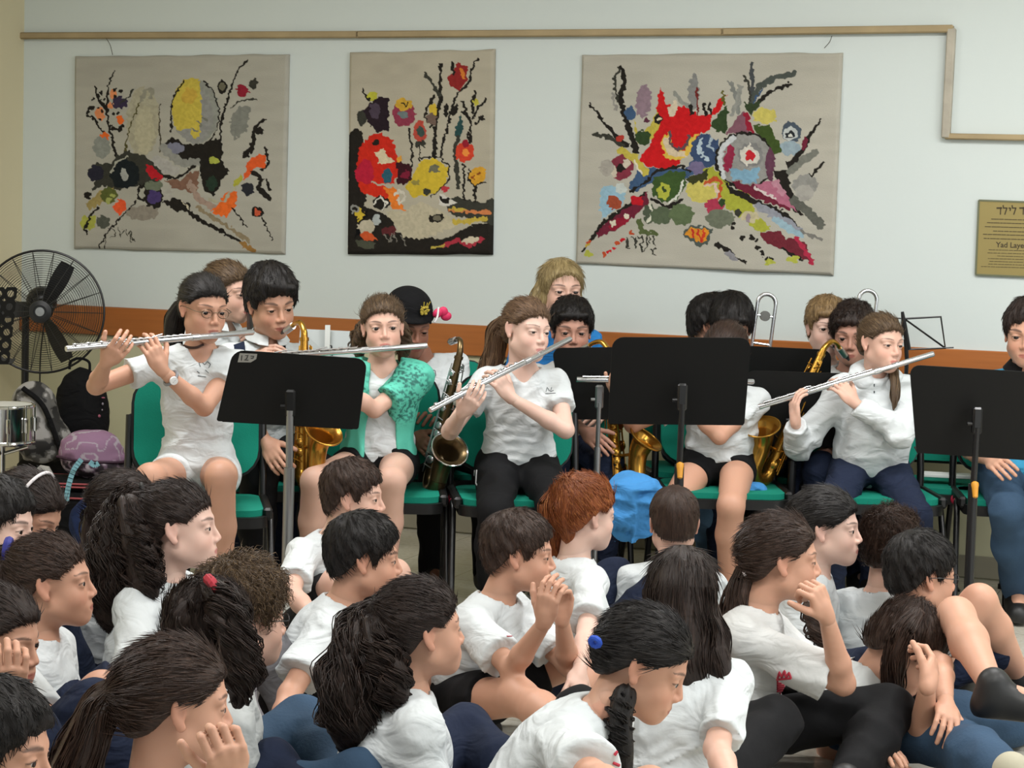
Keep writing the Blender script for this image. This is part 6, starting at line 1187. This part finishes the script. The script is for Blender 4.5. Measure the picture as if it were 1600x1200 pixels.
blob('bag_body',[(A(c[0]-.02,c[1],.15),A(.12,.10,.12),.02),(A(c[0]+.10,c[1],.19),A(.14,.09,.11),.05)],CN,root,base=.01,wr=.005,seed=5)
LBL=CL('strap_pale_blue','#7fb0bd')
for a in ([(127,718),(115,735),(107,760),(104,782)],[(150,753),(158,762),(158,778)],[(140,722),(148,727),(154,724)]):
    W_=[at(x,y,c[1]-.13) for x,y in a]; g=MB(); S_=spline(W_,4)
    for p,q2 in zip(S_[:-1],S_[1:]): d=nrm(q2-p); g.box((p+q2)/2,(np.linalg.norm(q2-p)*1.15,.004,.020),np.stack([d,nrm(np.cross(A(0,0,1),d)) if abs(d[2])<.9 else A(0,1,0),np.cross(d,nrm(np.cross(A(0,0,1),d)) if abs(d[2])<.9 else A(0,1,0))],1))
    g.build('strap',LBL,root)
c=at(64,703,8.25); g=MB(); g.prism([(-.05,-.012),(.055,-.012),(.03,.03),(-.005,.035)],.02,A(c[0],c[1],.305),A(1,0,0),A(0,0,1),A(0,1,0)); pt_=g.build('cloth_pouch',mat('white_cloth','#c9c7c2',.8)); tag(pt_,'small white cloth pouch with a dark eye print on the cases','pouch')
g=MB(); g.ball(A(c[0]+.005,c[1]-.002,.315),(.009,.003,.007)); g.build('eye_print',BLKM,pt_)
# snare drum on its stand
c=at(4,657,8.0); root=empty('snare_drum',(c[0],c[1],0),'chrome snare drum cut off by the left edge','drum'); zt=at(0,630,8.0)[2]; r_=.115
g=MB(); g.lathe([(0,r_-.004),(0,r_),(.155,r_),(.155,r_-.004)],A(c[0],c[1],zt-.16),A(0,0,1),40); g.build('shell',CHR,root)
g=MB(); g.lathe([(.0,0),(.0,r_-.003)],A(c[0],c[1],zt-.002),A(0,0,1),40); g.build('drum_head',mat('drum_head','#c9c9c2',.5),root)
for z_ in (zt-.008,zt-.150): g=MB(); g.tube([A(c[0]+math.cos(a)*(r_+.006),c[1]+math.sin(a)*(r_+.006),z_) for a in np.linspace(0,2*math.pi,40,endpoint=False)],.0065,8,closed=True); g.build('hoop',CHR,root)
for k in range(10):
    a=2*math.pi*k/10+.1; x,y=c[0]+math.cos(a)*(r_+.010),c[1]+math.sin(a)*(r_+.010); g=MB(); g.tube([A(x,y,zt),A(x,y,zt-.155)],.003,6); g.box(A(x,y,zt-.08),(.014,.014,.06),Rz(a),bev=.004); g.build('tension_lug',CHR,root)
g=MB(); g.tube([A(c[0],c[1],zt-.17),A(c[0],c[1],.03)],.012,10)
for k in range(3): a=2*math.pi*k/3; g.tube([A(c[0],c[1],.25),A(c[0]+.2*math.cos(a),c[1]+.2*math.sin(a),.012)],.008,8); g.tube([A(c[0],c[1],zt-.2),A(c[0]+.1*math.cos(a),c[1]+.1*math.sin(a),zt-.168)],.007,8)
g.build('stand',CHR,root)
# blue jackets on the chair
JB=CL('jacket_blue','#3f80b8'); c=at(992,785,6.75)
tag(blob('jacket',[(A(c[0]-.01,c[1],c[2]+.025),A(.080,.085,.075),.02),(A(c[0]-.030,c[1]-.03,c[2]-.035),A(.060,.055,.085),.04),(A(c[0]+.045,c[1],c[2]+.005),A(.060,.09,.055),.04),(A(c[0]+.03,c[1]-.03,c[2]-.055),A(.045,.045,.060),.03)]+[(A(c[0]+.045+r_*math.cos(t_),c[1]-.075+.012*math.sin(t_*2),c[2]+.01+r_*.9*math.sin(t_)),A(.011,.014,.011),.010) for t_ in np.arange(0,11,.16) for r_ in [.012+.0062*t_]]+[(A(c[0]-.065+.018*j_+.006*math.sin(u_*30+j_),c[1]-.082+.02*abs(u_),c[2]-.02+u_),A(.007,.012,.010),.009) for j_ in range(4) for u_ in np.arange(-.10,.09,.012)],JB,wr=.012,seed=2,h=.005),'bright blue jacket bundled beside the bare-legged flute girl\'s chair','jacket')
c=at(1168,768,7.42); tag(blob('jacket',[(A(c[0],c[1],c[2]),A(.045,.05,.028),.02),(A(c[0]+.04,c[1],c[2]+.010),A(.025,.03,.022),.03)],JB,wr=.010,seed=6,h=.005),'small end of a blue garment on the seat right of the bare legs','jacket')
# ---- worn details
def hat():
    o=PEOPLE['C5']; H,R,sc=o['H'],o['R'],o['sc']; L=lambda x,y,z: H+R@(A(x,y,z)*sc)
    g=Grid(H-.16,H+.2,.005); g.ell(L(-.01,.01,.055),A(.090,.098,.085)*sc,R,.01); g.ell(L(-.015,.0,.035),A(.098,.108,.018)*sc,R,.02); S_=g.sl(g.lo,g.lo+g.n*g.h); g.d[S_[0]]=np.maximum(g.d[S_[0]],(((H+R@A(0,0,.030*sc)-S_[1])@R[:,2])).astype(np.float32))
    V,Q=g.mesh(); h=mesh_np('hat',V,Q,CB,o['root'])
    q=MB(); rg=random.Random(3)
    for k in range(9): b=L(.015+rg.uniform(-.02,.02),-.095,.085+rg.uniform(-.015,.015)); q.ball(b,(.006,.004,.006)); q.tube([b,b+R@A(rg.uniform(-.02,.02),-.004,rg.uniform(.0,.025))],.002,5)
    q.build('yellow_flowers',mat('flower_yellow','#b8a23c',.7),h)
    q=MB(); b=L(.085,-.055,.050)
    for a in (0,1.2,2.4): q.ball(b+R@A(.020*math.cos(a)+.012,-.005,.018*math.sin(a)),A(.022,.012,.018),R=R@Ry(a))
    q.build('pink_bow',mat('bow_pink','#d42c5c',.6),h)
    q=MB(); q.tube(spline([L(.062,-.09,.035),L(.075,-.08,.055),L(.082,-.06,.085)],5),.004,6); q.build('white_trim',mat('trim_white','#d8d4d4',.6),h)
hat()
def strap(key,pts,w,m,name='neck_strap',th=.004,lift=.010,tgt='top'):
    me=PEOPLE[key][tgt].data; n=len(me.vertices); co=np.empty(n*3,np.float32); me.vertices.foreach_get('co',co); co=co.reshape(-1,3); f=np.empty(len(me.polygons)*4,np.int32); me.polygons.foreach_get('vertices',f)
    bv=BVHTree.FromPolygons([Vector(c) for c in co.tolist()],f.reshape(-1,4).tolist()); W=[]; last=None
    for p in spline([A(*q,0) for q in pts],5):
        d=ray(p[0],p[1]); h=bv.ray_cast(Vector(CO),Vector(d))
        if h[0] is None: 
            if last is not None: W.append(CO+d*last)
            continue
        last=h[3]; W.append(np.array(h[0])-d*lift)
    g=MB()
    if len(W)<2: return
    for p,q in zip(W[:-1],W[1:]):
        d=nrm(q-p); s=nrm(np.cross(d,A(0,1,0))); g.box((p+q)/2,(np.linalg.norm(q-p)*1.2,w,th),np.stack([d,s,np.cross(d,s)],1))
    g.build(name,m,PEOPLE[key]['root'])
strap('C5',[(640,545),(650,565),(656,600),(660,640),(665,668)],.030,CB)
strap('C3',[(376,500),(370,520),(372,545),(378,600)],.050,NAVY,'harness'); strap('C3',[(438,520),(440,545),(442,600)],.030,CB,'harness')
strap('C1',[(280,536),(292,542),(306,543),(318,538)],.008,mat('choker_brown','#3a241c',.6),'choker',tgt='body',lift=.003)
# watch of the first flautist
S,E,W=PEOPLE['C1']['J']['L']; d=nrm(W-E); w0=E+(W-E)*.78; a1=nrm(np.cross(d,A(0,1,0))); a2=np.cross(d,a1); g=MB(); g.tube([w0+(a1*math.cos(t)+a2*math.sin(t))*.0265 for t in np.linspace(0,2*math.pi,20,endpoint=False)],.005,6,closed=True); wb=g.build('watch_band',mat('band_grey','#77787c',.4),PEOPLE['C1']['root'])
fcw=nrm(-ray(270,588)); fcw=nrm(fcw-d*np.dot(fcw,d)); g=MB(); g.lathe([(0,0),(0,.014),(.006,.013),(.007,0)],w0+fcw*.024,fcw,18); g.build('watch_face',mat('watch_white','#dfe0df',.25),wb)
# turquoise bolero: open-fronted knit with short puffed sequin sleeves
def bolero():
    o=PEOPLE['C4']; N,P,up,fwd,sd,Rt,sc=o['N'],o['P'],o['up'],o['fwd'],o['side'],o['Rt'],o['sc']; TL=np.linalg.norm(N-P); lo=P-.35; hi=N+.30; g=Grid(lo,hi,.006); b=sc
    g.ell(N-up*.125*sc,A(.145*b,.112*b,.150*sc),Rt,.04); g.ell(P+up*(TL*.42),A(.130*b,.112*b,TL*.36),Rt,.05); g.ell(P+up*.02,A(.150*b,.125*b,.11*sc),Rt,.05)
    for q in 'LR': g.cap(N-up*.03*sc,o['sh'][q],.060*sc,.062*sc,.035)
    S_=g.sl(lo,hi); X=(S_[1]-P)@Rt; hemz=-.02; d=g.d[S_[0]]; d=np.maximum(d,(hemz-X[...,2]).astype(np.float32))
    op=(.045+.02*np.clip((TL*.7-X[...,2])/TL,0,1)-np.abs(X[...,0])); op=np.where(X[...,1]>.0,op,-.05); d=np.maximum(d,op.astype(np.float32)); g.d[S_[0]]=d
    for q in 'LR': S,E,W=o['J'][q]; g.cap(S,S+(E-S)*.72,.062*b,.060*b,.03,cut1=1.0)
    g.ell(N+up*.03*sc,A(.075,.085,.085)*sc,Rt,.006,sub=True)
    mk=np.abs(g.d)<.02; Y=g.lo+np.argwhere(mk)*g.h; a=(Y-P)@Rt; g.d[mk]-=((1-np.abs(vnoise(a*A(22,12,8)+4))*2.4)*.006).astype(np.float32)
    V,Q=g.mesh(); V=smooth_np(V,Q,1,.4); a=(V-P)@Rt; tl=np.zeros(len(V))
    for q in 'LR': S,E,W=o['J'][q]; tl=np.maximum(tl,np.clip(1.3-np.linalg.norm(V-(S+(E-S)*.4),axis=1)/.10,0,1))
    nz=vnoise(V*A(150,150,240))*.7+vnoise(V*A(90,60,160)+9)*.6; k=np.clip((nz-.05)*6,0,1)*np.clip(tl*3,0,1); c0=np.array(lin('#58c0a8')); c1=np.array(lin('#12504c')); C=c0*(1-k[:,None]*.85)+c1*k[:,None]*.85; C=np.concatenate([C,np.ones((len(C),1))],1)
    mesh_np('bolero',V,Q,mat('turquoise_knit','#58c0a8',.7,attr='Col',bump=.3,bscale=120),o['root'],attrs={'Col':C})
bolero()
# headband of the girl at the left edge
o=PEOPLE['F1']; H,R,sc=o['H'],o['R'],o['sc']; L=lambda x,y,z: H+R@(A(x,y,z)*sc); g=MB()
T=np.linspace(-1.9,1.9,26); g.tube([L(.088*math.sin(t),.005+.0*t,.027+.092*math.cos(t)) for t in T],.0045,8); hb=g.build('headband',mat('band_white','#d9d3d3',.5),o['root'])
g=MB(); b=L(-.086,.0,.055)
for a in (0,2.1,4.2): g.ball(b+R@A(-.004,.009*math.cos(a),.009*math.sin(a)),.008)
g.build('rosette',mat('band_white','#d9d3d3',.5),hb)
# shirt prints
ink2=mat('print_grey','#4b5257',.8); rd=mat('print_red','#a82a3c',.8)
on_surface(PEOPLE['C1']['top'],[[(313,573),(311,567),(316,566),(320,570),(324,565),(329,569),(326,575)],[(308,580),(312,583)],[(309,587),(322,589)],[(321,578),(326,583)]],.0011,ink2)
on_surface(PEOPLE['C6']['top'],[[(853,612),(855,605),(859,611)],[(862,605),(860,612),(865,610)],[(852,615),(868,614)]],.0010,ink2)
on_surface(PEOPLE['C5']['top'],[[(662,578),(668,576),(680,579),(681,587),(672,590),(664,587),(662,578)],[(668,583),(672,580),(676,584),(672,586),(670,583)]],.0012,ink2)
on_surface(PEOPLE['F19']['top'],[[(1214,1062+i*3),(1236,1060+i*3)] for i in range(7)]+[[(1215,1060),(1218,1050),(1221,1059),(1226,1048),(1228,1059),(1233,1051),(1236,1060)],[(1219,1082),(1218,1090)],[(1230,1081),(1232,1089)]],.0030,rd)
on_surface(PEOPLE['F14']['top'],[[(806,1012),(812,1000),(815,1012),(820,1003)],[(804,1020),(812,1010),(818,1015)],[(808,1028),(815,1018)],[(792,994),(800,994)]],.0016,rd); on_surface(PEOPLE['F14']['top'],[[(756,1052),(762,1060),(770,1055),(776,1064)],[(760,1066),(774,1068)]],.0016,ink2)
on_surface(PEOPLE['F18']['top'],[[(960,1180),(966,1172),(970,1186)],[(958,1192),(968,1196)]],.003,rd)
on_surface(PEOPLE['C6']['bottom'],[[(742,735),(740,755),(748,770),(760,785),(768,798),(776,812)],[(745,735),(744,755),(752,770),(764,785),(772,800)]],.0032,mat('stripe_white','#c6c8c8',.7),name='side_stripe')
# drawstrings and hood of the sweatshirt
o=PEOPLE['C13']; N,Rt,up,fwd,sd,sc=o['N'],o['Rt'],o['up'],o['fwd'],o['side'],o['sc']
prs=[(N+Rt@A(.075*math.sin(a)*sc,-.045*math.cos(a)*sc-.0,.012-.030*(1-math.cos(a))*.5)*1.0,A(.034,.030,.030)*sc,.02) for a in np.linspace(-2.3,2.3,11)]
blob('hood',[(N+sd*.068*math.sin(a)*sc+fwd*(-.062*math.cos(a))*sc+up*(.028*math.cos(a)+.0)*sc,A(.036,.036,.030)*sc,.03) for a in np.linspace(-2.4,2.4,13)],WHITE,o['top'],wr=.003,h=.005)
on_surface(o['top'],[[(1366,600),(1366,604)],[(1366,611),(1366,614)]],.0022,ink2,name='button')
